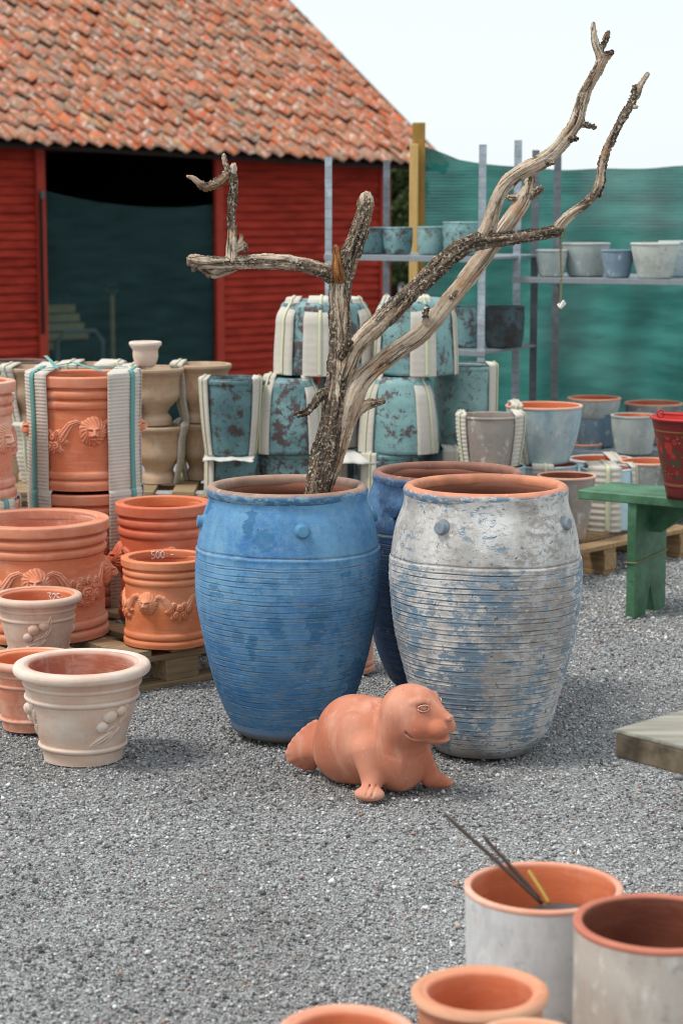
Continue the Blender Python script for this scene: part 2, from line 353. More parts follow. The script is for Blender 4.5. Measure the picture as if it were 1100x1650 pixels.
def potprof(H, base, beads=(), t=.015, dz=.004, floor=.03, lip=True):
    """outer profile from foot centre up, round lip, inner wall down to the floor; returns profile and split index"""
    zs = np.arange(0, H+dz*.5, dz); zs[-1] = H
    r = spline(base, xs=zs)
    for z0, h, p in beads: r = r + p*np.sqrt(np.clip(1-((zs-z0)/h)**2, 0, None))
    pr = [(1e-4, 0), (r[0]*.5, 0), (r[0]*.93, 0)] + list(zip(r, zs + .0)); pr[3] = (r[0], .004)
    split = len(pr)-1; a = np.linspace(0, math.pi, 7)[1:-1]
    pr += [(r[-1]-t/2+t/2*math.cos(q), H+t/2*math.sin(q)) for q in a]
    zi = np.linspace(H, floor, 14); ri = spline(base, xs=zi) - t
    pr += list(zip(np.maximum(ri, .01), zi)) + [(max(ri[-1],.01)*.5, floor-.001), (1e-4, floor-.001)]
    return pr, split

def wob(seed, a=.0015):
    rs = np.random.default_rng(abs(int(seed))); p = rs.uniform(0, 6.28, 8)
    def f(th, z, i): return a*(np.sin(2*th+p[0]+z*4)+.6*np.sin(3*th+p[1]-z*9)+.4*np.sin(5*th+p[2]+z*17)+.35*np.sin(z*60+p[3]+np.sin(th+p[4])*2)), None
    return f
def rim_mesh(rin, rout, z0, z1, bev, mat, segs=96, seed=1, name='rim', amp=.0012, inn=None):
    w, h = (rout-rin)/2, (z1-z0)/2; cx, cz = (rout+rin)/2, (z0+z1)/2; b = min(bev, w, h)
    pr = []
    for q0, sx, sz in ((0,1,1),(90,-1,1),(180,-1,-1),(270,1,-1)):
        for k in range(6):
            q = R(q0 + 18*k); pr.append((cx+sx*(w-b)+b*math.cos(q), cz+sz*(h-b)+b*math.sin(q)))
    pr.append(pr[0]); me = lathe(pr, segs, mat, disp=wob(seed, amp), name=name)
    if inn:
        me.materials.append(inn); k = np.arange(len(me.polygons))//segs; me.polygons.foreach_set('material_index', ((k >= 8) & (k <= 15)).astype(np.int32))
    return me

def env(base, beads=()):
    return sorted(base)
def strip(envp, phi0, phi1, off, t, H, corr=0., pitch=.016, zlo=0., top=True, cols=8, sag=.004, back=True, mat=None, name='cardboard_strip', ds=.004, fray=0.):
    """a band following the pot's side at angles phi0..phi1 (0 faces -Y), over the top and down the far side"""
    z = np.arange(zlo, H+1e-6, ds); r = spline(envp, xs=z)
    ph = np.linspace(phi0, phi1, cols)
    rows = []
    def side(bk):
        out = []
        for k in range(len(z)):
            out.append(('s', r[k], z[k], bk))
        return out
    path = side(False)
    if top:
        rt = r[-1]; nt = max(4, int(2*rt/(ds*2)))
        path += [('c', rt, H, a, False) for a in (.35, .7, 1.)]
        path += [('t', rt, H, q) for q in np.linspace(0, 1, nt)[1:-1]]
        if back: path += [('c', rt, H, a, True) for a in (1., .7, .35)] + side(True)[::-1]
    O, I = [], []
    for i, p in enumerate(path):
        cr = corr*(.5+.5*math.cos(2*math.pi*i*ds/pitch))
        for lst, o in ((O, off+t+cr), (I, off)):
            row = []
            for a in ph:
                if p[0] == 's': rr = p[1]+o; pt = (rr*math.sin(a), -rr*math.cos(a)*(-1 if p[3] else 1), p[2])
                elif p[0] == 'c':
                    q = p[3]*math.pi/2; rr = p[1]+o*math.cos(q); pt = (rr*math.sin(a), -rr*math.cos(a)*(-1 if p[4] else 1), p[2]+o*math.sin(q))
                else:
                    q = p[3]; x = p[1]*math.sin(a); y = -p[1]*math.cos(a); pt = (x, y*(1-2*q), p[2]+o-sag*4*q*(1-q)*0)
                row.append(pt)
            lst.append(row)
    n, m = len(path), cols; V = np.array(O+I).reshape(-1,3); K = n*m; Fs = []
    ii, jj = np.meshgrid(np.arange(n-1), np.arange(m-1), indexing='ij'); ii = ii.ravel(); jj = jj.ravel()
    a = ii*m+jj
    Fs = [np.stack([a, a+1, a+m+1, a+m], -1), np.stack([K+a, K+a+m, K+a+m+1, K+a+1], -1)]
    e = np.arange(n-1)*m; Fs.append(np.stack([e, e+m, K+e+m, K+e], -1)); e = e+m-1; Fs.append(np.stack([e, K+e, K+e+m, e+m], -1))
    e = np.arange(m-1); Fs.append(np.stack([e, K+e, K+e+1, e+1], -1)); e = e+(n-1)*m; Fs.append(np.stack([e, e+1, K+e+1, K+e], -1))
    return mesh(name, V, np.concatenate(Fs), mat or CARD, True)

def wrap(parent, envp, H, bands, corr=.0025, pitch=.02, off=.004, strap=STRAP_Y, zlo=0., sw=.12):
    """cardboard bands, each with its plastic strap as a sub-part"""
    for (a0, a1) in bands:
        c = link('cardboard_strip', strip(envp, R(a0), R(a1), off, .005, H, corr, pitch, zlo), parent)
        mid = (a0+a1)/2 + (a1-a0)*.12; wd = max(1.6, (a1-a0)*sw*.5)
        link('strap', strip(envp, R(mid-wd), R(mid+wd), off+.0085+corr*.6, .0015, H, zlo=zlo, cols=3, mat=strap, name='strap', ds=.012), c)

# ------------------------------------------------------------------ surface nets
def surfnets(g, org, h):
    s = g < 0; nx, ny, nz = g.shape
    cnt = sum(s[a:nx-1+a, b:ny-1+b, c:nz-1+c].astype(np.int8) for a in (0,1) for b in (0,1) for c in (0,1))
    cells = np.argwhere((cnt > 0) & (cnt < 8)); idx = -np.ones((nx-1, ny-1, nz-1), np.int32); idx[tuple(cells.T)] = np.arange(len(cells))
    acc = np.zeros((len(cells), 3)); num = np.zeros(len(cells)); i, j, k = cells.T
    for ax in range(3):
        o = [x for x in range(3) if x != ax]
        for u in (0,1):
            for v in (0,1):
                c0 = [0,0,0]; c0[o[0]] = u; c0[o[1]] = v; c1 = list(c0); c1[ax] = 1
                d0 = g[i+c0[0], j+c0[1], k+c0[2]]; d1 = g[i+c1[0], j+c1[1], k+c1[2]]
                mk = (d0 < 0) != (d1 < 0); t = np.where(mk, d0/np.where(mk, d0-d1, 1), 0)
                p = np.array(c0, float)[None].repeat(len(cells), 0); p[:,ax] = t; acc += p*mk[:,None]; num += mk
    V = np.array(org) + h*(cells + acc/num[:,None])
    Fs = []
    for ax in range(3):
        o = [(ax+1) % 3, (ax+2) % 3]; sl0 = [slice(None)]*3; sl1 = [slice(None)]*3
        sl0[ax] = slice(0,-1); sl1[ax] = slice(1,None); s0 = s[tuple(sl0)]; s1 = s[tuple(sl1)]
        e = np.argwhere(s0 != s1); ok = (e[:,o[0]] > 0) & (e[:,o[1]] > 0) & (e[:,o[0]] < g.shape[o[0]]-1) & (e[:,o[1]] < g.shape[o[1]]-1); e = e[ok]
        q = []
        for (u, v) in ((-1,-1),(0,-1),(0,0),(-1,0)):
            c = e.copy(); c[:,o[0]] += u; c[:,o[1]] += v; q.append(idx[tuple(c.T)])
        q = np.stack(q, -1); flip = ~s0[tuple(e.T)]; q[flip] = q[flip][:, ::-1]; Fs.append(q)
    return V, np.concatenate(Fs)

# ================================================================== GROUND
def gravel_mat():
    m = N('gravel', .9, .25)
    v = m.n('ShaderNodeTexVoronoi'); v.inputs['Scale'].default_value = 190; m.put(v.inputs['Vector'], m.map((1,1,1)))
    c = m.ramp(m.sep(v.outputs['Color'], 0), [(0,L(112,111,110)),(.3,L(144,144,144)),(.6,L(166,167,168)),(.85,L(192,193,194)),(1,L(214,214,214))])
    c = m.mix(m.ramp(m.noise(1.2, 4), [(.4,0.),(.65,.45)]), c, L(112,106,98))
    m.col(c); m.bump(m.math('MULTIPLY', v.outputs['Distance'], -1.), .9, .008); return m.m
GRAVEL = gravel_mat()
nx, ny = 120, 160
xs = np.concatenate([np.linspace(-90,-4,12)[:-1], np.linspace(-4,4,nx), np.linspace(4,90,12)[1:]]); ys = np.concatenate([np.linspace(-5,2,8)[:-1], np.linspace(2,14,ny), np.linspace(14,24,20)[1:], np.linspace(24,200,14)[1:]])
X, Y = np.meshgrid(xs, ys, indexing='ij')
def gz(X, Y): return .006*np.sin(X*3.1+Y*1.7)*np.sin(Y*2.3-X) + .004*np.sin(X*7+1)*np.sin(Y*6.3) - .006 - 1.1*np.clip((Y-13.5)/7,0,1)**2*(3-2*np.clip((Y-13.5)/7,0,1))
Z = gz(X, Y); a = (np.arange(len(xs)-1)[:,None]*len(ys)+np.arange(len(ys)-1)[None]).ravel()
structure('ground', mesh('ground', np.stack([X,Y,Z],-1).reshape(-1,3), np.stack([a, a+len(ys), a+len(ys)+1, a+1], -1), GRAVEL))
# loose stones: one mesh
def stones(n=320000):
    Yc = np.sqrt(rng.uniform(3.6**2, 11.5**2, n)); half = .19*Yc; Xc = rng.uniform(-1, 1, n)*half
    sz = .0027*np.exp(rng.normal(0, .42, n)); sz *= np.where(Yc > 8, 1.2, 1.)
    base = np.array([[1,0,0],[0,1,0],[-1,0,0],[0,-1,0],[0,0,1],[0,0,-1]], float); tri = np.array([[0,1,4],[1,2,4],[2,3,4],[3,0,4],[1,0,5],[2,1,5],[3,2,5],[0,3,5]])
    V = base[None]*rng.uniform(.6, 1.35, (n,6,1)) + rng.normal(0, .18, (n,6,3))
    q = rng.normal(size=(n,4)); q /= np.linalg.norm(q, axis=1)[:,None]; ww,x,y,z = q.T
    M = np.stack([1-2*(y*y+z*z),2*(x*y-z*ww),2*(x*z+y*ww),2*(x*y+z*ww),1-2*(x*x+z*z),2*(y*z-x*ww),2*(x*z-y*ww),2*(y*z+x*ww),1-2*(x*x+y*y)],-1).reshape(n,3,3)
    V = np.einsum('nij,nkj->nki', M, V)*sz[:,None,None]; V[...,2] *= .75
    V += np.stack([Xc, Yc, gz(Xc,Yc)+sz*.35+rng.uniform(0,.003,n)], -1)[:,None]
    Fa = (tri[None]+np.arange(n)[:,None,None]*6).reshape(-1,3)
    patch = np.clip(.5+.5*np.sin(Xc*2.1+Yc*1.3)*np.sin(Yc*1.9-Xc*.7+2)+.35*np.sin(Xc*7.3-Yc*4.1)*np.sin(Yc*6.1+Xc*3.+1), 0, 1.3)
    g = np.clip(rng.beta(1.8, 1.75, n) - .24*patch*(rng.random(n)<.8), 0, 1); tint = rng.random(n)
    m = N('loose_stone', .85, .3); c = m.ramp(m.attr('grey'), [(0,L(84,84,85)),(.25,L(136,136,137)),(.5,L(174,175,175)),(.75,L(206,207,208)),(1,L(248,248,248))])
    c = m.mix(m.ramp(m.attr('tint'), [(.93,0.),(.96,.5),(1,.8)]), c, L(176,140,120)); m.col(c)
    me = mesh('gravel_stones', V.reshape(-1,3), Fa, m.m, False, None, {'grey': np.repeat(g,6), 'tint': np.repeat(tint,6)})
    o = link('gravel_stones', me); o['kind'] = 'stuff'; o['label'] = 'loose grey crushed stone gravel covering the yard'; o['category'] = 'gravel'
stones()

# ================================================================== BARN
TH = R(39); e_ = np.array([math.cos(TH), math.sin(TH), 0]); n_ = np.array([-math.sin(TH), math.cos(TH), 0])
Cn = P(714, 267, 26.); Lf = P(0, 224, 21.9)
Lf_s = float(np.dot(Lf-Cn, e_)); DROP = (Lf[2]-Cn[2])/(-Lf_s)         # eave rises a little to the left
barn = thing('barn', 'red boarded barn with mossy orange pantile roof behind the pots', 'barn', (Cn[0], Cn[1], 0), TH)
def eave_z(x): return Cn[2] + DROP*(-x)
PHI = R(34.3); WY = .5                                                  # roof pitch, wall set back from eave
def wl(px, py):                                                        # pixel -> barn-local (x, z) on the wall plane
    p = onplane(px, py, np.array([Cn[0],Cn[1],0])+n_*WY, n_); d = p-np.array([Cn[0],Cn[1],0]); return float(np.dot(d, e_)), float(p[2])
def tile_mat():
    m = N('pantiles', .85, .2); rnd = m.n('ShaderNodeNewGeometry').outputs['Random Per Island']
    c = m.ramp(rnd, [(0,L(190,102,68)),(.25,L(200,114,78)),(.5,L(204,126,88)),(.7,L(194,116,86)),(.9,L(182,116,92)),(.97,L(204,92,72)),(1,L(218,158,100))])
    f = m.math('ADD', m.noise(7, 6, .65), m.math('MULTIPLY', m.math('SUBTRACT', rnd, .5), .13))
    c = m.mix(m.ramp(f, [(.44,0.),(.6,.75)]), c, L(156,140,120))
    c = m.mix(m.ramp(m.noise(9, 6, .75), [(.51,0.),(.59,.85)]), c, L(122,114,96))
    c = m.mix(m.ramp(m.noise(12, 5, .75), [(.55,0.),(.62,.9)]), c, L(216,206,200))
    c = m.mix(m.ramp(m.noise(16, 5, .7), [(.6,0.),(.66,.8)]), c, L(92,80,64))
    m.col(c); m.bump(m.noise(20, 5, .7), .6, .01); return m.m
def roof():
    TWd, TL, EX = .222, .38, .30; V = []; Fq = []; ncol = 58; nrow = 21
    u = np.linspace(0, 1, 13); prof = .030*np.sin(u*2*math.pi*.98+.5)+.010*np.sin(u*4*math.pi+1.)+.010*u
    for c in range(ncol):
        for r in range(nrow):
            x1 = -c*TWd + .03 + rng.normal(0,.008); jz = rng.normal(0,.008); jr = rng.normal(0,.022); jl = rng.normal(0,.02)
            grid = []
            for k, q in enumerate((0,.5,1.)):
                s = r*EX - .0 + q*TL + jl; lift = .036*(1-q)+jz
                for uu, pz in zip(u, prof):
                    x = x1 - (1-uu)*(TWd+.025) + jr*q*.3; hh = pz + lift
                    grid.append((x, s*math.cos(PHI)-hh*math.sin(PHI), eave_z(x)+s*math.sin(PHI)+hh*math.cos(PHI)))
            b = len(V); m = len(u); V += grid; V += [(x, y+.0, z-.024) for x, y, z in grid]; K = 3*m
            for i in range(2):
                for j in range(m-1):
                    a = b+i*m+j; Fq.append((a, a+1, a+m+1, a+m)); Fq.append((K+a, K+a+m, K+a+m+1, K+a+1))
            for j in range(m-1): a = b+j; Fq.append((a, K+a, K+a+1, a+1)); a = b+2*m+j; Fq.append((a, a+1, K+a+1, K+a))
            for i in range(2):
                a = b+i*m; Fq.append((a, a+m, K+a+m, K+a)); a += m-1; Fq.append((a, K+a, K+a+m, a+m))
    return mesh('roof', V, np.array(Fq), tile_mat(), True)
link('roof', roof(), barn)
RED = None
def red_mat():
    m = N('red_paint', .8, .2)
    c = m.mix(m.ramp(m.noise(3, 6, .6, (1,1,5)), [(.35,0.),(.65,1.)]), L(128,34,24), L(168,54,38))
    c = m.mix(m.ramp(m.noise(7, 8, .7, (1,1,8)), [(.6,0.),(.75,.7)]), c, L(92,26,22))
    m.col(c); m.bump(m.noise(12, 5, .6, (1,1,12)), .4, .004); return m.m
RED = red_mat(); DARKWOOD = plain('dark_timber', L(34,26,24), .9); BLACKIN = plain('interior_shade_boards', L(24,22,22), .95)  # BLACKIN: the barn's inner gloom put into a near-black board colour
XL, XR = -12.5, -.42 if False else wl(624, 400)[0]
dl, dr = wl(70, 400)[0], wl(346, 400)[0]; HW = 2.40; GB = -1.12
def boards(x0, x1, z0, z1, y, pitch=.095):
    mb = MB(); n = int((z1-z0)/pitch)
    for k in range(n):
        za, zb = z0+k*pitch, z0+(k+1)*pitch; j = random.uniform(-.003,.003)
        mb.add([(x0,y-.034+j,za+.012),(x1,y-.034+j,za+.012),(x1,y-.004+j,zb),(x0,y-.004+j,zb),(x0,y+.02,za),(x1,y+.02,za),(x1,y+.02,zb),(x0,y+.02,zb)],
               [(0,1,2,3),(5,4,7,6),(4,5,1,0),(3,2,6,7),(4,0,3,7),(1,5,6,2)])
    return mb
wmb = boards(XL, dl, GB, HW, WY); wmb.v += []; b2 = boards(dr, XR, GB, HW, WY); wmb.add(b2.v, b2.f)
wmb.add(*(lambda q: (q.v, q.f))(boards(dl, dr, 2.28, HW, WY))); wmb.build('wall', RED, barn)
# other walls, rear roof slope, floor: a closed building
DPT = 9.0; ridge_y = 21*.30*math.cos(PHI); ridge_z = Cn[2]+21*.30*math.sin(PHI)
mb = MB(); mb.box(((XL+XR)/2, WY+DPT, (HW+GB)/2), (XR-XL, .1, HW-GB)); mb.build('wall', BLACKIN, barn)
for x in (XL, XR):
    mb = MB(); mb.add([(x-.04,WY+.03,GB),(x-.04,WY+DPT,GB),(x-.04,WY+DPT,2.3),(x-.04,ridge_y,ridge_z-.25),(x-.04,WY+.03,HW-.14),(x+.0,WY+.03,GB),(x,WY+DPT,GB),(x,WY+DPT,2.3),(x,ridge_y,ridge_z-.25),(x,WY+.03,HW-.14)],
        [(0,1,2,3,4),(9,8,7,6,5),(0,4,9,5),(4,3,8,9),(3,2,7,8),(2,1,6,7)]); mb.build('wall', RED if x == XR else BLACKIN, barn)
MB().box((XR-.12, WY+DPT/2, (HW+GB)/2), (.03, DPT-.3, HW-GB-.1)).build('wall', BLACKIN, barn)  # black lining added inside the red gable so the doorway stays dark
MB().box(((dr+XR)/2, WY+.06, (HW+GB)/2), (XR-dr-.1, .03, HW-GB-.1)).build('wall', BLACKIN, barn)  # second added black lining, behind the front boards
mb = MB(); mb.add([(XL,ridge_y,ridge_z+.5),(.1,ridge_y,ridge_z),(.1,WY+DPT+.4,2.3),(XL,WY+DPT+.4,2.3),(XL,ridge_y,ridge_z+.4),(.1,ridge_y,ridge_z-.06),(.1,WY+DPT+.4,2.2),(XL,WY+DPT+.4,2.2)],
    [(0,1,2,3),(7,6,5,4),(0,4,5,1),(2,6,7,3),(1,5,6,2),(3,7,4,0)]); mb.build('rear_roof', DARKWOOD, barn)
# roof decking under the tiles, verge board, corner and door trim
mb = MB()
def slopept(x, s, h): return (x, s*math.cos(PHI)-h*math.sin(PHI), eave_z(x)+s*math.sin(PHI)+h*math.cos(PHI))
mb.add([slopept(XL,.04,-.06),slopept(0,.04,-.06),slopept(0,6.3,-.06),slopept(XL,6.3,-.06),slopept(XL,.04,-.11),slopept(0,.04,-.11),slopept(0,6.3,-.11),slopept(XL,6.3,-.11)],
    [(0,1,2,3),(7,6,5,4),(0,4,5,1),(2,6,7,3),(1,5,6,2),(3,7,4,0)]); mb.build('roof_decking', DARKWOOD, barn)
mb = MB(); mb.add([slopept(.035,-.02,-.12),slopept(.065,-.02,-.12),slopept(.065,6.35,-.12),slopept(.035,6.35,-.12),slopept(.035,-.02,.045),slopept(.065,-.02,.045),slopept(.065,6.35,.045),slopept(.035,6.35,.045)],
    [(0,1,2,3),(7,6,5,4),(0,4,5,1),(2,6,7,3),(1,5,6,2),(3,7,4,0)]); mb.build('verge_board', plain('weathered_verge', L(96,78,66), .9), barn)
TRIM = plain('red_trim', L(172,58,42), .75, .2)
MB().box((XR-.07, WY-.035, (HW+GB)/2), (.16, .03, HW-GB), bev=.004).build('corner_board', TRIM, barn)
for px0, px1 in ((57,71),(344,356)):
    a, b = wl(px0,400)[0], wl(px1,400)[0]; MB().box(((a+b)/2, WY-.04, (2.36+GB)/2), (b-a, .05, 2.36-GB), bev=.004).build('door_jamb', TRIM, barn)
a = wl(61,400)[0]; MB().box((a, WY-.085, 1.0), (.03, .02, 1.5)).build('hanging_strap', DARKWOOD, barn)
hz = wl(61,314); MB().box((hz[0], WY-.09, hz[1]), (.05, .05, .08), bev=.006).build('hinge', STEEL_D, barn)
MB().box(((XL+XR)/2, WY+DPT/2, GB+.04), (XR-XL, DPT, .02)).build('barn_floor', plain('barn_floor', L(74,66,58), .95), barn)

def netmat(name, col, col2, alpha, lines=120):
    m = N(name, .8, .15)
    c = m.mix(m.ramp(m.noise(2.2, 4, .55, (1,1,5)), [(.35,0.),(.68,1.)]), col, col2); m.col(c)
    wv = m.n('ShaderNodeTexWave', bands_direction='Z'); wv.inputs['Scale'].default_value = lines/10; wv.inputs['Distortion'].default_value = 1.6; wv.inputs['Detail Scale'].default_value = .6; m.put(wv.inputs['Vector'], m.map((1,1,1)))
    tr = m.n('ShaderNodeBsdfTransparent'); tl = m.n('ShaderNodeBsdfTranslucent'); m.put(tl.inputs[0], c)
    m1 = m.n('ShaderNodeMixShader'); m1.inputs[0].default_value = .35; m.t.links.new(m.b.outputs[0], m1.inputs[1]); m.t.links.new(tl.outputs[0], m1.inputs[2])
    m2 = m.n('ShaderNodeMixShader'); m.put(m2.inputs[0], m.math('ADD', m.ramp(wv.outputs['Fac'], [(.0, min(1,alpha+.035)),(1., max(0,alpha-.035))]), m.math('SUBTRACT', m.ramp(m.noise(.9, 3, .5), [(.38, 0.),(.56, .07)]), .04)))
    m.t.links.new(tr.outputs[0], m2.inputs[1]); m.t.links.new(m1.outputs[0], m2.inputs[2]); m.t.links.new(m2.outputs[0], m.out.inputs[0]); return m.m
def sheet(fx, nu, nv, mat, name):
    V = [fx(i/(nu-1), j/(nv-1)) for i in range(nu) for j in range(nv)]; a = (np.arange(nu-1)[:,None]*nv+np.arange(nv-1)[None]).ravel()
    return mesh(name, V, np.stack([a, a+nv, a+nv+1, a+1], -1), mat)
zl, zm, zr = wl(70,306)[1], wl(210,332)[1], wl(346,330)[1]
def dn(u, v):
    x = dl+.01+(dr-dl-.02)*u; zt = zl*(1-u)*(1-2*u)+4*u*(1-u)*zm+zr*u*(2*u-1)
    return (x, WY+.0+.03*math.sin(u*7+v*2)*v*.6, GB+.08+(zt-GB-.08)*v+ .0)
dnet = sheet(dn, 40, 30, netmat('dark_net', L(48,76,76), L(66,98,100), .58), 'door_net')
tag(link('door_net', dnet, None, (Cn[0],Cn[1],0), TH), 'dark green shade net sagging across the barn doorway', 'net')
# things standing inside, seen through the net
def barnpt(x, y, z): p = np.array([Cn[0],Cn[1],0])+e_*x+n_*y; return (p[0], p[1], z)
x_, _ = wl(190,500); zt = wl(190,462)[1]; sp0 = thing('spade', 'upright spade with pale wooden shaft inside the barn doorway', 'spade', barnpt(x_+.25, WY+.5, GB+.06), TH); zt -= GB+.06
MB().tube([(0,0,.3),(0,0,zt-.12)], .026).build('shaft', wood('spade_shaft', L(170,146,96), L(190,168,120)), sp0, True)
MB().tube([(0,0,zt-.12),(-.075,0,zt-.06),(-.075,0,zt),(.075,0,zt),(.075,0,zt-.06),(0,0,zt-.12)], .02).build('handle', STEEL_D, sp0, True)
MB().add([(-.09,0,.3),(.09,0,.3),(.09,.01,.1),(0,.02,.0),(-.09,.01,.1),(-.09,.006,.3),(.09,.006,.3),(.09,.016,.1),(0,.026,0),(-.09,.016,.1)], [(0,1,2,3,4),(9,8,7,6,5),(0,4,9,5),(0,5,6,1),(1,6,7,2),(2,7,8,3),(3,8,9,4)]).build('blade', STEEL, sp0)
x_, _ = wl(90,500)
for k in range(5):
    q = wl(78+9*k, 500+15*k); MB().box((0,0,0), (.62,.2,.085), bev=.004).build('plank', wood('stacked_plank_%d'%k, L(200,190,140), L(176,160,110)), None, False, barnpt(q[0]+.35, WY+.6+.02*k, q[1]-.02), TH)
    o = bpy.data.objects['plank' if k == 0 else 'plank.%03d'%k]; tag(o, ['topmost of the pale planks stepped behind the barn net','second from top of the pale stepped planks behind the barn net','middle one of the five pale stepped planks behind the barn net','fourth from top of the pale stepped planks behind the barn net','lowest of the pale stepped planks behind the barn net'][k], 'plank', 'pale planks stacked inside the barn')
prk = thing('plank_rack', 'dark timber rack holding pale planks inside the barn', 'rack', barnpt(wl(95,560)[0]+.3, WY+.62, GB+.06), TH)
for s_ in (-.24,.24): MB().box((s_,.05,.85),(.05,.05,1.7)).build('post', DARKWOOD, prk)
for z_ in (.5,1.1,1.4): MB().box((0,.1,z_),(.5,.05,.04)).build('rail', DARKWOOD, prk)
hb = thing('wheelbarrow', 'upended dark wheelbarrow with pale rounded rim behind the net', 'wheelbarrow', barnpt(wl(135,560)[0]+.3, WY+.55, GB+.06), TH); zz = wl(135,536)[1]-GB-.06
MB().tube([(-.3,0,.1),(-.3,0,zz-.14),(-.2,0,zz-.02),(.2,0,zz-.02),(.3,0,zz-.14),(.3,0,.1)], .026).build('frame', STEEL, hb, True)
MB().box((0,.03,(zz)/2), (.54,.04,zz-.15), bev=.02).build('tray', BLACKIN, hb)
# ================================================================== TREE beyond the barn corner
def tree(name, label, x, y, h, rad, nl, col, z0=.3):
    t = thing(name, label, 'tree', (x, y, 0)); tr = MB(); tr.tube([(0,0,0),(.05,0,h*.4),(0,.05,h*.9)], [.09,.07,.03], 8)
    for k in range(9):
        a = k*2.4; tr.tube([(0,0,h*(.25+.06*k)),(math.cos(a)*rad*.5,math.sin(a)*rad*.5,h*(.35+.065*k))], [.035,.012], 6)
    tr.build('trunk', DARKWOOD, t, True); V = []; Fq = []
    cl = [(rng.normal(0,rad*.42),rng.normal(0,rad*.42),rng.uniform(z0,h), rng.uniform(.25,.5)*rad) for _ in range(46)]
    for k in range(nl):
        c = cl[k % len(cl)]; d = rng.normal(size=3); d /= np.linalg.norm(d); p = np.array(c[:3])+d*c[3]*rng.uniform(.5,1); s = rng.uniform(.04,.08)
        a = rng.normal(size=3); a /= np.linalg.norm(a); b = np.cross(a, rng.normal(size=3)); b /= np.linalg.norm(b); n = len(V)
        V += [p-a*s, p+b*s*.5, p+a*s, p-b*s*.5]; Fq.append((n,n+1,n+2,n+3))
    m = N(name+'_leaf', .6, .3); m.col(m.ramp(m.n('ShaderNodeNewGeometry').outputs['Random Per Island'], [(0,tuple(c*.55 for c in col[:3])+(1,)),(1,tuple(min(1,c*1.5) for c in col[:3])+(1,))]))
    link('crown', mesh('crown', V, np.array(Fq), m.m, False), t)
q = P(634, 320, 36.); tree('leafy_tree', 'leafy green tree in the gap between barn corner and timber post', q[0], 36., 2.2, .62, 9000, (.06,.1,.03,1))

# ================================================================== SCREEN NET + TIMBER POST
ny_ = 12.8; pA = P(676, 240, ny_)
net_pts = [(684,236),(740,258),(820,268),(900,273),(1000,272),(1100,268),(1300,262)]
def gn(u, v):
    px = 684+(1500-684)*u; py = float(np.interp(px, [p[0] for p in net_pts], [p[1] for p in net_pts])) + 1.2*math.sin(px*.05)
    p = P(px, py, ny_ - .6*u); bulge = .06*math.sin(u*19+v*2.2)*(1-v)*.9+.05*math.sin(u*43+1.3*math.sin(v*5)) + .10*math.sin(u*8)*v*(1-v)*2
    return (p[0], p[1]+bulge, .02+(p[2]-.02)*v)
gnm = sheet(gn, 130, 60, netmat('green_net', L(24,102,96), L(62,142,132), .93, 160), 'screen_net')
tag(link('screen_net', gnm), 'tall sagging sheer green windbreak net behind the shelves', 'net')
yp = thing('timber_post', 'yellow timber post with darker block top at the green net end', 'post', (P(668,300,12.7)[0], 12.7, 0))
zt = P(668,232,12.7)[2]; YW = wood('yellow_timber', L(200,160,98), L(216,180,120), stretch=(12,12,1)); YD = wood('stained_timber', L(142,110,56), L(172,134,72), stretch=(12,12,1))
MB().box((-.006,0,zt/2),(.05,.05,zt),bev=.004).build('batten', YW, yp); a = P(668,197,12.7)[2]
MB().box((.024,.056,a/2),(.075,.06,a),bev=.004).build('post', YD, yp)
for (px, ptop, Yp) in ((1180,262,12.4),): 
    q = P(px, ptop, Yp); MB().box((0,0,q[2]/2),(.07,.07,q[2])).build('net_post', YD, None, False, (q[0], Yp+.1, 0)); tag(bpy.data.objects['net_post'], 'timber post holding the far right end of the green net', 'post')

# ================================================================== METAL RACKS
def angle_post(mb, x, y, z0, z1, s=.04, t=.004, holes=False):
    mb.add([(x-s/2,y-s/2,z0),(x+s/2,y-s/2,z0),(x+s/2,y-s/2+t,z0),(x-s/2+t,y-s/2+t,z0),(x-s/2+t,y+s/2,z0),(x-s/2,y+s/2,z0)] +
           [(x-s/2,y-s/2,z1),(x+s/2,y-s/2,z1),(x+s/2,y-s/2+t,z1),(x-s/2+t,y-s/2+t,z1),(x-s/2+t,y+s/2,z1),(x-s/2,y+s/2,z1)],
           [(0,1,7,6),(1,2,8,7),(2,3,9,8),(3,4,10,9),(4,5,11,10),(5,0,6,11),(5,4,3,2,1,0),(6,7,8,9,10,11)])
def steel_post_mat(name, base):
    m = N(name, .5, .4); v = m.sep(); w_ = m.n('ShaderNodeTexWave', bands_direction='Z'); w_.inputs['Scale'].default_value = 6.; m.put(w_.inputs['Vector'], m.obj)
    c = m.mix(m.ramp(m.noise(14,6,.7),[(.45,0.),(.65,.8)]), base, tuple(min(1,x*1.7) for x in base[:3])+(1,))
    c = m.mix(m.ramp(w_.outputs['Fac'],[(.93,0.),(.97,.22)]), c, (.05,.05,.055,1)); m.col(c); m.b.inputs['Metallic'].default_value = .3; return m.m
SPA, SPB = steel_post_mat('slotted_steel', L(150,160,168)), steel_post_mat('slotted_steel_dark', L(98,104,110))
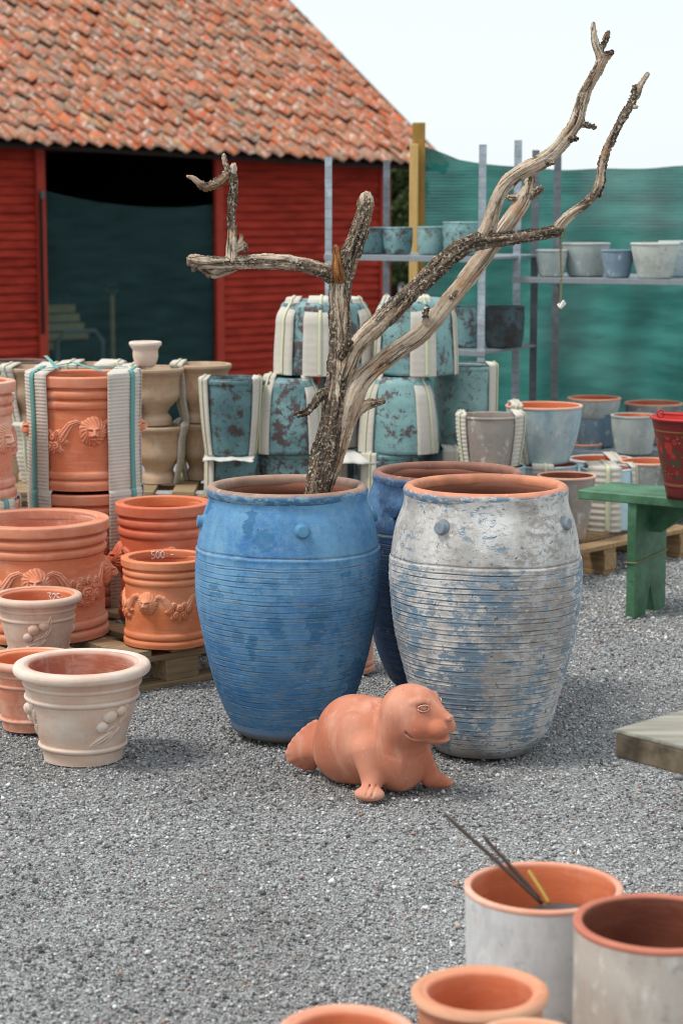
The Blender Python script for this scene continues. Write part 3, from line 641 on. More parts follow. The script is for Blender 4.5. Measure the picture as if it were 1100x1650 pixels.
def rack(label, px0, Y0, rot, wid, dep, tops, shelves, names):
    x0 = P(px0, 400, Y0)[0]; t = thing('metal_rack', label, 'rack', (x0, Y0, 0), rot)
    for (ix, iy), tp, mt in zip(((0,0),(1,0),(0,1),(1,1)), tops, (SPA,SPA,SPB,SPB)):
        if tp is None: continue
        mb = MB(); angle_post(mb, ix*wid, iy*dep, 0, tp); mb.build('post', mt, t)
    for z in shelves:
        mb = MB(); mb.box((wid/2, dep/2, z-.009), (wid+.03, dep+.03, .016), bev=.003); o = mb.build('shelf', STEEL, t)
        b = MB(); b.box((wid/2, -.02, z-.013), (wid+.05, .006, .028), bev=.001); b.build('shelf_edge', STEEL, o)
    return t
RA = R(-30); YA = 11.0
zA = P(650,411,10.9)[2]; zA2 = P(790,561,10.75)[2]
ra = rack('slotted steel rack with turquoise pots between barn and green net', 532, YA, RA, .88, .62,
     [P(532,252,YA)[2], P(771,233,10.56)[2], P(630,258,11.5)[2], P(869,242,11.1)[2]], [zA, zA2], None)
RB = R(-22); YB = 10.9; zB = P(960,449,10.7)[2]; zB2 = .42
rb = rack('slotted steel rack with pale pots at the right before the green net', 834, YB, RB, 1.5, .72,
     [P(834,226,YB)[2], P(1300,230,10.4)[2], P(936,230,11.5)[2], 2.], [zB, zB2], None)

# ================================================================== GENERIC POTS
def tpot(name, label, cat, cx, half, ytop, Y, z0, rb=.72, out=None, inn=None, rimw=.003, rimh=.012, rimmat_=None, group=None, segs=56, bow=.012, H=None, t=.010, seed=None, bands=None, envk=None, **kw):
    q = P(cx, ytop, Y); z1 = q[2] if H is None else z0+H; Hh = z1-z0; Rr = half*MPP(Y, z1); r0 = Rr*rb
    o = thing(name, label, cat, (q[0], Y, z0), 0, group)
    base = [(0, r0), (Hh*.35, r0+(Rr-r0)*.38+bow*Rr), (Hh*.7, r0+(Rr-r0)*.73+bow*Rr*.7), (Hh, Rr-rimw)]
    pr, sp = potprof(Hh-rimh*.5, base, (), t, .008, .02)
    sd_ = seed or int(cx*7+ytop)
    link('body', lathe(pr, segs, [out, inn or TC_IN], sp, wob(sd_, Rr*.008)), o)
    link('rim', rim_mesh(Rr-rimw-t, Rr, Hh-rimh, Hh, rimh*.4, rimmat_ or out, segs, sd_, amp=Rr*.006), o)
    if bands: wrap(o, [(z, r+.0) for z, r in base], Hh+.002, bands, **kw)
    return o, Rr, Hh

# pots on the racks
for cx, half, yt, Y, m, lab in (
    (597,30,366,11.12,TQ[1],'dark mottled turquoise pot at the left end of the upper rack shelf'),
    (641,24,366,11.05,TQ[2],'rusty turquoise pot just left of the yellow timber post on the rack shelf'),
    (694,22,365,10.95,TQ[3],'small pale green pot right of the timber post on the rack shelf'),
    (746,33,357,10.85,TQ[0],'tallest bright turquoise pot on the upper rack shelf behind the branch')):
    tpot('glazed_pot', lab, 'pot', cx, half, yt, Y, zA+.002, .86, m, TQ[4], group='turquoise pots on the metal rack', bow=.05)
for cx, half, yt, Y, m, lab in ((752,31,494,10.85,TQ[2],'dark mottled pot on the lower rack shelf beside the branch'),(812,33,493,10.8,TQ[4],'nearly black pot right of the mottled one on the lower rack shelf')):
    tpot('glazed_pot', lab, 'pot', cx, half, yt, Y, zA2+.002, .86, m, TQ[4], group='turquoise pots on the metal rack', bow=.05)
for cx, half, yt, Y, m, rb_, lab in (
    (888,26,402,10.95,PALEGREY,.72,'small pale grey pot behind the hanging string on the shelf'),
    (944,39,391,11.02,PALEGREY,.74,'wide streaked grey pot second from the left on the pale shelf'),
    (995,27,402,10.82,BLUEGREY,.70,'small bluish tapered pot in the middle of the pale shelf'),
    (1055,40,391,10.72,WASH2,.66,'large whitish pot with green stain near the right shelf end'),
    (1096,36,388,10.98,PALEBLUE,.7,'pale blue white pot cut by the right picture edge on the shelf')):
    tpot('tapered_pot', lab, 'pot', cx, half, yt, Y, zB+.002, rb_, m if m is not WASH2 else whitewash('stained_white', L(206,208,200), L(180,188,182), L(110,142,136), .7), TC_IN, group='pale pots on the upper rack shelf', rimmat_=None)

# low shelf + pallet group at right
g_ = 'pale blue and grey pots at the back right'
tpot('tapered_pot', 'deep blue washed pot holding another pot on the low shelf', 'pot', 958, 36, 664, 10.95, zB2+.002, .8, BLUEGREY, TC_IN, group=g_)
tpot('tapered_pot', 'grey pot with orange inside stacked in the deep blue pot', 'pot', 957, 43, 640, 10.95, P(957,664,10.95)[2]-.03, .8, PALEGREY, TC_IN, group=g_, rimmat_=TC[2])
tpot('tapered_pot', 'pale grey tapered pot on the low shelf left of the bucket', 'pot', 1021, 38, 668, 10.62, zB2+.002, .74, PALEGREY, TC_IN, group=g_)
tpot('tapered_pot', 'wide grey pot with orange rim behind the red bucket', 'pot', 1052, 47, 648, 11.1, zB2+.002, .78, BLACKENED, TC_IN, group=g_, rimmat_=TC[2])
# pallet right
def pallet(label, loc, rot, Lx=1.2, Ly=.8, mat=PALLET, group='wooden pallets', along='x', level=0):
    o = thing('pallet', label, 'pallet', loc, rot, group)
    nb = 7; wdt = .098; 
    for k in range(nb):
        x = wdt/2 + k*(Lx-wdt)/(nb-1); MB().box((x+random.uniform(-.004,.004), Ly/2, .133), (wdt, Ly+random.uniform(-.01,.01), .022), bev=.002).build('deck_board', mat, o)
    for y in (.05, Ly/2, Ly-.05):
        MB().box((Lx/2, y, .111), (Lx-.01, .095, .021), bev=.002).build('stringer_board', mat, o)
        MB().box((Lx/2, y, .011), (Lx-.012, .095, .021), bev=.002).build('bottom_board', mat, o)
        for x in (.07, Lx/2, Lx-.07): MB().box((x, y, .061), (.14, .092, .079), bev=.003).build('block', mat, o)
    return o
A = G(937, 938, 0); ur = R(48)
# deck boards run across x; pallet local x along the visible lower edge
cR = G(1004, 921, 0)
pallet('newer yellow pallet under the grey pots behind the green bench', (cR[0]-.02+.6*.669, cR[1]-.02+.6*.743, 0), R(138), 1.2, 1.35, PALLET_N)
zp = .1455
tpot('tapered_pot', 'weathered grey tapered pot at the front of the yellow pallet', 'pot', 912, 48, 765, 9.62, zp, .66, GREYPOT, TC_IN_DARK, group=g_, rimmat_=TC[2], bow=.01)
bx, bR, bH = tpot('wrapped_pot', 'light blue pot in wide cardboard with pale strap beside the green bench', 'pot', 979, 45, 752, 9.95, zp, .95, LIGHTBLUE, TC_IN, group=g_, bands=[(-50,20),(48,72)], pitch=.03, corr=.004)
tpot('tapered_pot', 'orange rimmed pale pot directly behind the cardboard wrapped blue pot', 'pot', 968, 53, 738, 10.42, zp, .8, LIGHTBLUE, TC_IN, group=g_, rimmat_=WASH, bands=[(10,34)])
tpot('tapered_pot', 'blackened grey pot between the wrapped pot and the red bucket', 'pot', 1044, 46, 742, 10.2, zp, .85, BLACKENED, TC_IN, group=g_, rimmat_=TC[2])
tpot('tapered_pot', 'small blue pot with orange mouth below the shelf edge', 'pot', 944, 25, 714, 10.85, .02, .85, BLUEGREY, TC_IN, group=g_, rimmat_=TC[0], H=P(944,714,10.85)[2]-.02)
zU = zp+.285
tpot('tapered_pot', 'blue and white streaked pot standing high behind the peeling white jar', 'pot', 876, 62, 652, 9.98, P(876,745,9.98)[2], .66, PALEBLUE, TC_IN, group=g_, rimmat_=TC[2], bow=.04, bands=[(-62,-38)], corr=.002)
tpot('wrapped_pot', 'small warm grey pot wrapped in two cardboard strips with lime straps', 'pot', 790, 54, 668, 9.12, P(790,748,9.12)[2], .8, GREYPOT, GREYPOT, group=g_, bands=[(-88,-50),(42,86)], corr=.003, pitch=.018)
for cx, Y, h in ((876,9.98,P(876,745,9.98)[2]),(790,9.12,P(790,748,9.12)[2])):
    tpot('tapered_pot', {876:'lower pot that carries the streaked blue and white pot',790:'lower pot that carries the small cardboard wrapped grey pot'}[cx], 'pot', cx, 56, 760, Y, zp, .8, PALEBLUE, TC_IN, group=g_, H=h-zp-.004, bands=[(-25,10)])
c2 = P(720, 800, 10.1); pallet('grey pallet hidden behind the two right jars', (c2[0]-.08, 8.85, 0), R(0), .44, .6, PALLET)

# ================================================================== TURQUOISE WRAPPED STACK
def inv(name, label, cx, halfb, halft, Y, z0, H, mat, bands, group, up=False, rotz=0):
    q = P(cx, 700, Y); m = MPP(Y, z0+H/2); rbt, rtp = halfb*m, halft*m; o = thing(name, label, 'pot', (q[0], Y, z0), rotz, group)
    if up:
        base = [(0, rbt), (H*.35, rbt+(rtp-rbt)*.5), (H*.7, rbt+(rtp-rbt)*.82), (H, rtp)]
        pr, sp = potprof(H, base, (), .02, .008, .03); link('body', lathe(pr, 56, [mat, TQ[4]], sp, wob(int(cx), .003)), o)
        link('rim', rim_mesh(rtp-.022, rtp+.004, H-.02, H+.004, .008, mat, 56, int(cx)), o); e = base
    else:
        zs = np.linspace(0, 1, 26); r = rbt + (rtp-rbt)*zs**1.8; r = np.where(zs > .9, r-(rtp*.16)*((zs-.9)/.1)**2.4, r)
        pr = [(rbt-.03, .004), (rbt-.008, 0)] + list(zip(r, zs*H*.995+.003)) + [(r[-1]*.6, H-.002), (1e-4, H-.004)]
        link('body', lathe(pr, 56, [mat], None, wob(int(cx), .003)), o)
        e = [(z*H, rr) for z, rr in zip(zs[::5], r[::5])]
    wrap(o, e, H+.002, bands, corr=.0005, pitch=.033, off=.005); return o
GT = 'turquoise pots wrapped in cardboard and stacked'
Z1, Z2, Z3 = .292, .585, .925
YT = 9.5
inv('wrapped_pot', 'upturned turquoise pot with two cardboard bands, left of the pair on top', 522, 79, 70, YT, Z3, .325, TQ[2], [(-80,-38),(-24,8),(48,84)], GT)
inv('wrapped_pot', 'upturned turquoise pot on top of the stack right of the trunk', 667, 66, 58, YT-.05, Z3, .335, TQ[0], [(-82,-56),(-8,28),(66,86)], GT)
inv('wrapped_pot', 'dark teal upright pot at the left end of the middle row', 372, 38, 48, YT-.24, Z2, .33, TQ[1], [(-84,-44),(48,84)], GT, True)
inv('wrapped_pot', 'dark streaked upturned pot in the middle row left of the trunk', 464, 60, 46, YT-.13, Z2, .33, TQ[2], [(-70,-28),(34,74)], GT)
inv('wrapped_pot', 'spotted upturned turquoise pot in the middle row right of the trunk', 643, 66, 50, YT-.12, Z2, .335, TQ[0], [(-74,-40),(24,62)], GT)
inv('wrapped_pot', 'pale turquoise upright pot at the right end of the middle row', 748, 48, 50, YT+.15, Z2, .36, TQ[3], [(44,84)], GT, True)
inv('wrapped_pot', 'turquoise pot in the middle row hidden behind the branch trunk', 553, 42, 36, YT+.12, Z2, .33, TQ[1], [(-30,30)], GT)
for cx, hb, Y, bd, m, lab in ((375,46,YT-.22,[(-84,-40)],TQ[1],'dark bottom row pot at the left end behind the blue jar'),(464,60,YT-.1,[(-78,-52)],TQ[2],'dark bottom row pot with one pale band left of the trunk'),(553,42,YT+.05,[(-30,10)],TQ[1],'bottom row pot right behind the foot of the trunk'),
                     (625,58,YT-.14,[(-50,-20)],TQ[2],'bottom row pot under the white cardboard sheet'),(730,58,YT+.0,[(-20,18)],TQ[1],'bottom row pot at the right end behind the dark blue jar')):
    inv('wrapped_pot', lab, cx, hb, hb-4, Y, Z1, Z2-Z1-.006, m, bd, GT, True)
pallet('stacked pallet lowest under the turquoise pots', (P(330,700,9.2)[0], 9.0, 0), 0, 1.25, .8)
pallet('upper pallet directly carrying the turquoise pots', (P(330,700,9.2)[0], 9.0, .1455), 0, 1.25, .8)
def cardsheet(label, cx, cy, Y, w_, d_, z, rot, droop=.05):
    q = P(cx, cy, Y); mb = []
    def f(u, v):
        x, y = (u-.5)*w_, (v-.5)*d_; return (x+.004*math.sin(v*40), y+.006*math.sin(u*31), -droop*max(0, .3-v)**2*11 - .02*max(0,abs(u-.5)-.35)*(1+math.sin(v*9)) + .003*math.sin(u*12+v*9))
    top = sheet(f, 30, 20, plain('white_board', L(214,212,206), .9, .1), 'cardboard_sheet'); o = link('cardboard_sheet', top, None, (q[0], Y, z), rot)
    s = o.modifiers.new('s', 'SOLIDIFY'); s.thickness = .003; tag(o, label, 'cardboard'); return o
cardsheet('white cardboard sheet drooping between pot rows right of the trunk', 592, 722, 9.36, .30, .30, Z2-.0015, .12, .035)
cardsheet('thin cardboard sheet under the left end of the middle pot row', 372, 722, 9.26, .22, .28, Z2-.0015, -.05, .012)

# ================================================================== URNS AT BACK LEFT
def urn(label, cx, half, Y, z0, H, mat, bands=None, name='urn', foot=True):
    q = P(cx, 650, Y); m = MPP(Y, z0+H/2); r = half*m
    base = [(0, r*.62), (.035, r*.6), (.055, r*.5), (.075, r*.56), (H*.45, r*.82), (H*.75, r*.86), (H-.03, r*.9), (H, r)] if foot else [(0, r*.5), (H*.15, r*.66), (H*.4, r*.8), (H*.8, r*.84), (H, r)]
    o = thing(name, label, 'urn', (q[0], Y, z0), 0, 'sand coloured urns at the back left')
    pr, sp = potprof(H-.006, base, [(H-.015,.014,.006)], .014, .006, .05 if foot else .02); link('body', lathe(pr, 56, [mat, mat], sp, wob(int(cx*3), .002)), o)
    link('rim', rim_mesh(r-.016, r+.004, H-.016, H+.002, .006, mat, 56, 3), o)
    if bands: wrap(o, [(0, r*.62), (H*.45, r*.84), (H*.8, r*.9), (H, r+.004)], H+.003, bands, corr=.002, pitch=.02)
    return o
zk = .437
urn('lower sand urn just right of the strapped terracotta stack', 255, 44, 9.4, zk, .258, SAND, [(55,88)])
urn('dark sand urn with lime strap, lower row, left of the teal pots', 322, 38, 9.52, zk, .258, SAND, [(-86,-50),(46,80)])
urn('upper sand urn under the little cream cup', 245, 52, 9.4, zk+.262, .255, SAND, [(-60,-20)])
urn('widest upper urn with one cardboard band over its rim', 325, 48, 9.52, zk+.262, .262, SAND, [(-70,-32)])
urn('little cream cup standing alone on top of the urns', 236, 25, 9.36, zk+.262+.2575+.003, .112, CREAM, None, 'cup', False)
urn('lower urn partly hidden behind the strapped terracotta pots', 60, 50, 9.5, zk, .258, SAND, [(-40,-5)])
urn('lower urn behind the terracotta stack, second from the left', 155, 50, 9.5, zk, .258, SAND, [(-40,-5)])
urn('upper wrapped urn left of the strapped terracotta stack', 55, 50, 9.5, zk+.262, .25, SAND, [(-80,-30),(10,60)])
urn('upper wrapped urn right behind the strapped terracotta stack', 150, 52, 9.5, zk+.262, .262, SAND, [(-70,-20),(10,75)])
for k in range(3): pallet(['lowest pallet of three under the sand urns','middle pallet of three under the sand urns','topmost pallet of three under the sand urns'][k], (P(-60,700,9.1)[0], 9.12, k*.1455), 0, 1.18, .8)
q = P(30, 584, 9.9); o = thing('dish', 'wide dark brown dish rim at the far left in front of the barn', 'dish', (q[0], 9.9, q[2]-.05)); DK = plain('brown_glaze', L(108,84,72), .5)
link('bowl', lathe([(1e-4,0),(.08,0),(.11,.03),(.125,.05)]+[(.122,.055),(.09,.02),(1e-4,.012)], 64, DK), o)
link('rim', rim_mesh(.112,.137,.04,.06,.009,DK,64), o)
st_ = thing('urn', 'tall dark urn carrying the brown dish at the far left', 'urn', (q[0], 9.9, 0)); Hs = q[2]-.052
pr, s2 = potprof(Hs-.01, [(0,.1),(.3,.13),(.7,.14),(Hs,.12)], (), .012, .02, .1); link('body', lathe(pr, 40, [SAND,SAND], s2), st_); link('rim', rim_mesh(.10,.125,Hs-.02,Hs,.006,SAND,40), st_)

# ================================================================== LEFT PALLETS + FESTOON POTS
Ap = G(62, 1146, 0); UR = R(40)
pallet('front grey pallet under the terracotta festoon pots', (Ap[0], Ap[1], 0), UR, 1.2, .8)
v_ = np.array([-math.sin(UR), math.cos(UR)]); p2 = Ap[:2]+v_*.84
pallet('rear pallet under the strapped terracotta stacks', (p2[0], p2[1], 0), UR, 1.2, .8)

def cyl_patch(hf, r_of_z, s0, s1, z0, z1, step, scale, mat, name):
    """relief height field wrapped on a round wall. hf(x, y) in relief units, scale = metres per unit"""
    ns, nz = int((s1-s0)/step)+1, int((z1-z0)/step)+1
    S, Z = np.meshgrid(np.linspace(s0,s1,ns), np.linspace(z0,z1,nz), indexing='ij')
    r0 = r_of_z(np.array([(z0+z1)/2]))[0]; h = hf(S/scale, (Z-(z0+z1)/2)/scale)*scale
    keep = h > .0004; rr = r_of_z(Z.ravel()).reshape(Z.shape) + np.where(keep, h, -.006); th = S/r0
    V = np.stack([rr*np.sin(th), -rr*np.cos(th), Z], -1).reshape(-1,3)
    a = (np.arange(ns-1)[:,None]*nz+np.arange(nz-1)[None]); k = keep; cm = (k[:-1,:-1]|k[1:,:-1]|k[:-1,1:]|k[1:,1:]).ravel(); a = a.ravel()[cm]
    Fq = np.stack([a, a+nz, a+nz+1, a+1], -1); used, invx = np.unique(Fq, return_inverse=True)
    return mesh(name, V[used], invx.reshape(-1,4), mat)
ga = lambda x, y, sx, sy: np.exp(-((x/sx)**2+(y/sy)**2))
def lion(x, y):
    rho = np.hypot(x, y*.92); t = np.arctan2(y, x); ax = np.abs(x)
    edge = 1+.02*np.cos(t*13)+.03*np.sin(t*5+1)
    h = np.where(rho < edge, .40*np.sqrt(np.clip(1-(rho/edge)**2, 0, 1))+.02, 0)
    ss = np.clip((rho-.42)/.2, 0, 1); h = h + np.where(rho < edge, ss*(.03*np.cos(t*19+4.*np.sin(rho*5)+2.*np.sin(t*3))-.01), 0)
    h += .34*ga(x, y+.02, .52, .64)**1.5
    h += .13*ga(ax-.2, y-.24, .17, .09) - .20*ga(ax-.2, y-.11, .11, .075) + .06*ga(ax-.2, y-.11, .05, .04)
    h += .17*ga(x, y-.02, .10, .26) + .10*ga(x, y+.16, .14, .08) + .18*ga(ax-.13, y+.27, .14, .12)
    h -= .20*ga(x, y+.41, .20, .045); h += .10*ga(x, y+.53, .18, .1) - .10*ga(ax-.36, y+.05, .06, .3)
    return np.where(rho < edge*1.01, np.maximum(h, .03), 0)
def garland(x, y, half=3.55):
    x = np.abs(x); h = np.zeros_like(x)         # x measured from the middle of the swag; lions at +-half
    pts = [(half-.75,.75,.16),(half-1.15,.92,.2),(half-1.6,.72,.26),(half-1.9,.3,.33),(half-2.15,-.1,.38)]
    for (x0,y0,r0),(x1,y1,r1) in zip(pts[:-1], pts[1:]):
        dx, dy = x1-x0, y1-y0; t = np.clip(((x-x0)*dx+(y-y0)*dy)/(dx*dx+dy*dy), 0, 1); r = r0+(r1-r0)*t
        d = np.hypot(x-x0-dx*t, y-y0-dy*t)/r; sgn = ((x-x0)*dy-(y-y0)*dx)/math.hypot(dx,dy)/r
        h = np.maximum(h, np.where(d < 1, r*.75*np.sqrt(np.clip(1-d*d,0,1))+.035*np.cos(sgn*9), 0))
    for (cx, cy, r) in ((half-2.2,-.35,.36),(half-2.5,.1,.3),(half-2.65,-.8,.42),(half-2.95,-.2,.4),(half-3.1,-1.15,.36),(half-3.45,-.65,.5),(half-3.3,.15,.32),(half-3.5,-1.35,.3),(half-2.35,-1.1,.26),(half-1.9,-.5,.24)):
        dx, dy = x-cx, y-cy; d = np.hypot(dx,dy)/r; t = np.arctan2(dy,dx)
        q = r*.8*np.sqrt(np.clip(1-d*d*.9,0,1)) + .05*np.cos(d*13 - t*1.0)*(d<1)
        h = np.maximum(h, np.where(d < 1+.08*np.cos(5*t), q, 0))
    return h
def festoon_pot(label, cx, half, yrim, Y, z0, mat, inn, lion_deg, H=None, group='terracotta pots with lion and garland relief', name='festoon_pot', relief=True, step=.0022):
    q = P(cx, yrim, Y); Hh = H if H else q[2]-z0; Rr = half*MPP(Y, z0+Hh); o = thing(name, label, 'pot', (q[0], Y, z0), 0, group)
    rb_ = Rr*.925; base = [(0, Rr*.965), (Hh*.03, Rr*.975), (Hh*.07, Rr*.975), (Hh*.085, Rr*.96), (Hh*.095, Rr*.93), (Hh*.12, rb_), (Hh*.3, rb_), (Hh*.5, rb_*1.004), (Hh*.65, rb_), (Hh*.85, rb_), (Hh*.95, Rr*.915), (Hh, Rr*.915)]
    beads = [(Hh*.14, Hh*.038, Rr*.045), (Hh*.755, Hh*.036, Rr*.045), (Hh*.845, Hh*.038, Rr*.055)]
    pr, sp = potprof(Hh-.02, base, beads, Rr*.1, .003, .04)
    link('body', lathe(pr, 112, [mat, inn], sp, wob(int(cx+50), .0012)), o)
    link('rim', rim_mesh(Rr*.815, Rr, Hh*.905, Hh, Rr*.03, mat, 112, int(cx), inn=inn), o)
    if relief:
        rl = .122*Hh; L4 = rb_*math.pi/2; hf = L4/2/rl
        rz = lambda z: spline(base, xs=np.asarray(z, float))
        lm = cyl_patch(lion, rz, -1.1*rl, 1.1*rl, Hh*.53-1.15*rl, Hh*.53+1.15*rl, step, rl, mat, 'lion_relief')
        gm = cyl_patch(lambda x, y: garland(x, y, hf), rz, -(hf-.55)*rl, (hf-.55)*rl, Hh*.5-1.75*rl, Hh*.5+1.75*rl, step, rl, mat, 'garland_relief')
        for k in range(4):
            link('lion_relief', lm, o, (0,0,0), R(lion_deg+90*k)); link('garland_relief', gm, o, (0,0,0), R(lion_deg+45+90*k))
    return o, Rr, Hh
def strokes(parent, chars, Rin, z, ang0, size, name='price_mark'):
    gl = {'3':[[(0,1),(.5,1),(.25,.6),(.5,.35),(.4,.05),(0,0)]], '2':[[(0,.8),(.2,1),(.5,.85),(.45,.55),(0,0),(.55,0)]], '5':[[(.5,1),(.1,1),(.05,.55),(.4,.55),(.5,.25),(.3,0),(0,.05)]],
          '0':[[(.25,1),(.02,.75),(.02,.25),(.25,0),(.48,.25),(.48,.75),(.25,1)]], ':':[[(.2,.65),(.2,.7)],[(.2,.2),(.2,.25)]], '-':[[(0,.5),(.45,.5)]]}
    mb = MB(); x = 0
    for ch in chars:
        for st in gl[ch]:
            pts = []
            for k in range(len(st)-1):
                for t in np.linspace(0,1,5):
                    px_, pz_ = st[k][0]*(1-t)+st[k+1][0]*t, st[k][1]*(1-t)+st[k+1][1]*t
                    a = math.pi + ang0 - (x+px_)*size/Rin; a = math.pi - (ang0 + (x+px_)*size/Rin); pts.append((Rin*math.sin(a), -Rin*math.cos(a), z+pz_*size))
            mb.tube(pts, size*.075, 5)
        x += .68
    mb.build(name, plain('chalk', L(244,236,226), .9), parent, True)

o, r1, h1 = festoon_pot('largest terracotta lion pot cut by the left picture edge', 60, 115, 834, 7.49, zp, TC[0], TC[2], 6)
o, r5, h5 = festoon_pot('low orange lion pot with chalk price inside, beside the blue jar', 267, 71, 896, 7.33, zp, TC[3], TC_IN, -22)
strokes(o, '500:-', r5*.811, h5*.905, -.50, .026)
o, r4, h4 = festoon_pot('red terracotta lion pot with glowing orange inside, behind the low orange one', 264, 77, 808, 7.83, zp, TC[1], TC[3], -78)
HT = .437
def tall(label, cx, half, Y, z0, mat, ldeg, bands, mt=None):
    o, r_, h_ = festoon_pot(label, cx, half, 600, Y, z0, mat, TC_IN, ldeg, H=HT, group='tall strapped terracotta pots', name='strapped_pot')
    if bands: wrap(o, [(0, r_*1.0), (HT*.5, r_*.99), (HT, r_+.004)], HT+.004, bands, corr=.0035, pitch=.0135, off=.004, strap=STRAP_T, sw=.14)
    return o, r_
tall('lower strapped terracotta pot, half hidden behind the largest lion pot', 136, 88, 8.15, zp, TC[0], 16, [(-86,-30),(30,78)])
oT, rT = tall('upper strapped pot showing a lion head between two cardboard bands', 135, 88, 8.15, zp+HT+.012, TC[0], 16, [(-84,-33),(31,80)])
tall('lower strapped terracotta pot at the far left picture edge', -60, 84, 7.82, zp, TC[2], 40, [(30,70)])
tall('upper terracotta pot cut by the far left picture edge, lion seen sideways', -60, 84, 7.82, zp+HT+.012, TC[2], 62, None)
# loose strap ends and card on the top of the upper strapped pot
mb = MB()
def ribbon(pts, w_, mat, name, parent, t=.0015):
    pts = [Vector(p) for p in pts]; V = []; Fs = []
    for i, p in enumerate(pts):
        d = (pts[min(i+1,len(pts)-1)]-pts[max(i-1,0)]).normalized(); s = d.cross(Vector((0,0,1))).normalized()*w_/2; n = s.cross(d).normalized()*t
        V += [p-s, p+s, p+s+n, p-s+n]
    for i in range(len(pts)-1):
        for a, b in ((0,1),(1,2),(2,3),(3,0)): Fs.append((i*4+a, i*4+b, i*4+4+b, i*4+4+a))
    Fs += [(3,2,1,0), tuple(len(pts)*4-4+k for k in range(4))]
    return link(name, mesh(name, V, Fs, mat, False), parent)
zt = HT+.02
ribbon([(-.17,-.06,zt),(-.05,-.03,zt+.012),(.06,.0,zt+.006),(.16,.07,zt)], .018, STRAP_T, 'strap', oT)
ribbon([(-.12,.12,zt),(-.04,.02,zt+.02),(.02,-.08,zt+.012),(.10,-.15,zt-.002)], .018, STRAP_T, 'strap', oT)
ribbon([(-.09,-.10,zt+.006),(-.12,-.04,zt+.03),(-.15,.03,zt+.045)], .014, STRAP_T, 'strap', oT)

# ---- front small pots at left
def fruit(x, y):
    h = np.zeros_like(x)
    for cx, cy, r in ((.0,.55,.34),(.55,.75,.30),(-.35,.05,.3)):
        d = np.hypot(x-cx, y-cy)/r; h = np.maximum(h, np.where(d < 1, r*.95*np.sqrt(np.clip(1-d*d,0,1)), 0))
    def seg(x0,y0,x1,y1,r0,r1,k=.7,vein=0):
        dx, dy = x1-x0, y1-y0; t = np.clip(((x-x0)*dx+(y-y0)*dy)/(dx*dx+dy*dy),0,1); r = (r0+(r1-r0)*t)
        if vein: r = r0*np.sin(np.clip(t,.02,.98)*math.pi)**.8+.01
        d = np.hypot(x-x0-dx*t, y-y0-dy*t)/r; sg = ((x-x0)*dy-(y-y0)*dx)/math.hypot(dx,dy)/r
        return np.where(d < 1, r*k*np.sqrt(np.clip(1-d*d,0,1))*(1-vein*np.exp(-(sg*5)**2)), 0)
    for a in ((-.1,-.2,.95,.3,.07,.05),(.4,.0,.15,.4,.05,.05),(.7,.15,.6,.55,.05,.05),(-.1,-.2,-.3,-.1,.06,.05)): h = np.maximum(h, seg(*a))
    for a in ((-.95,-.95,.3,-.25,.17,0,.8,.5),(-.3,-.85,.5,-.3,.13,0,.8,.5),(.6,-.1,1.0,.9,.15,0,.8,.5),(.8,.6,.95,1.35,.14,0,.8,.5),(.3,-.5,.85,.0,.1,0,.8,.4)): h = np.maximum(h, seg(*a))
    return h
def fruit_pot(label, cx, half, yrim, Y, z0, rb_, mat, inn, degs, H=None, rs=None):
    q = P(cx, yrim, Y); Hh = H or q[2]-z0; Rr = half*MPP(Y, z0+Hh); o = thing('fruit_pot', label, 'pot', (q[0], Y, z0), 0, 'flared pots at the left front')
    r0 = Rr*rb_; b = [(0,r0),(Hh*.10,r0*1.03),(Hh*.5,r0+(Rr*.86-r0)*.6),(Hh*.9,Rr*.86),(Hh,Rr*.87)]
    pr, sp = potprof(Hh-.014, b, [(Hh*.165,Hh*.03,Rr*.045),(Hh*.66,Hh*.028,Rr*.035),(Hh*.80,Hh*.022,Rr*.02)], Rr*.11, .0025, .03)
    link('body', lathe(pr, 128, [mat, inn], sp, wob(int(cx+9), .0015)), o)
    link('rim', rim_mesh(Rr*.80, Rr, Hh*.885, Hh, Hh*.052, mat, 128, int(cx), inn=inn), o)
    rl = .205*Hh if rs is None else rs
    fm = cyl_patch(fruit, lambda z: spline(b, xs=np.asarray(z,float)), -1.25*rl, 1.25*rl, Hh*.42-1.5*rl, Hh*.42+1.5*rl, .0018, rl, mat, 'fruit_relief')
    for d in degs: link('fruit_relief', fm, o, (0,0,0), R(d))
    return o, Rr, Hh
fruit_pot('cream white washed pot with fruit relief standing front left on the gravel', 132, 111, 1066, 6.29, .002, .56, CREAM, CREAM_IN, [38,-80,160])
fruit_pot('orange pot on the gravel peeking out behind the cream pot', 52, 76, 1057, 6.68, .002, .64, TC[2], TC[3], [-100])
o, r_, h_ = fruit_pot('pinkish pot with berry twig relief and chalk price inside', 60, 72, 956, 7.04, zp, .62, CREAM2, TC_IN, [2,122,242], rs=.056)
strokes(o, '325:-', r_*.735, h_*.80, .18, .026)
# terracotta foot seen between the jars
festoon_pot('terracotta pot mostly hidden, its foot showing between two blue jars', 545, 60, 900, 7.52, .002, TC[2], TC_IN, 0, H=.27, relief=False)

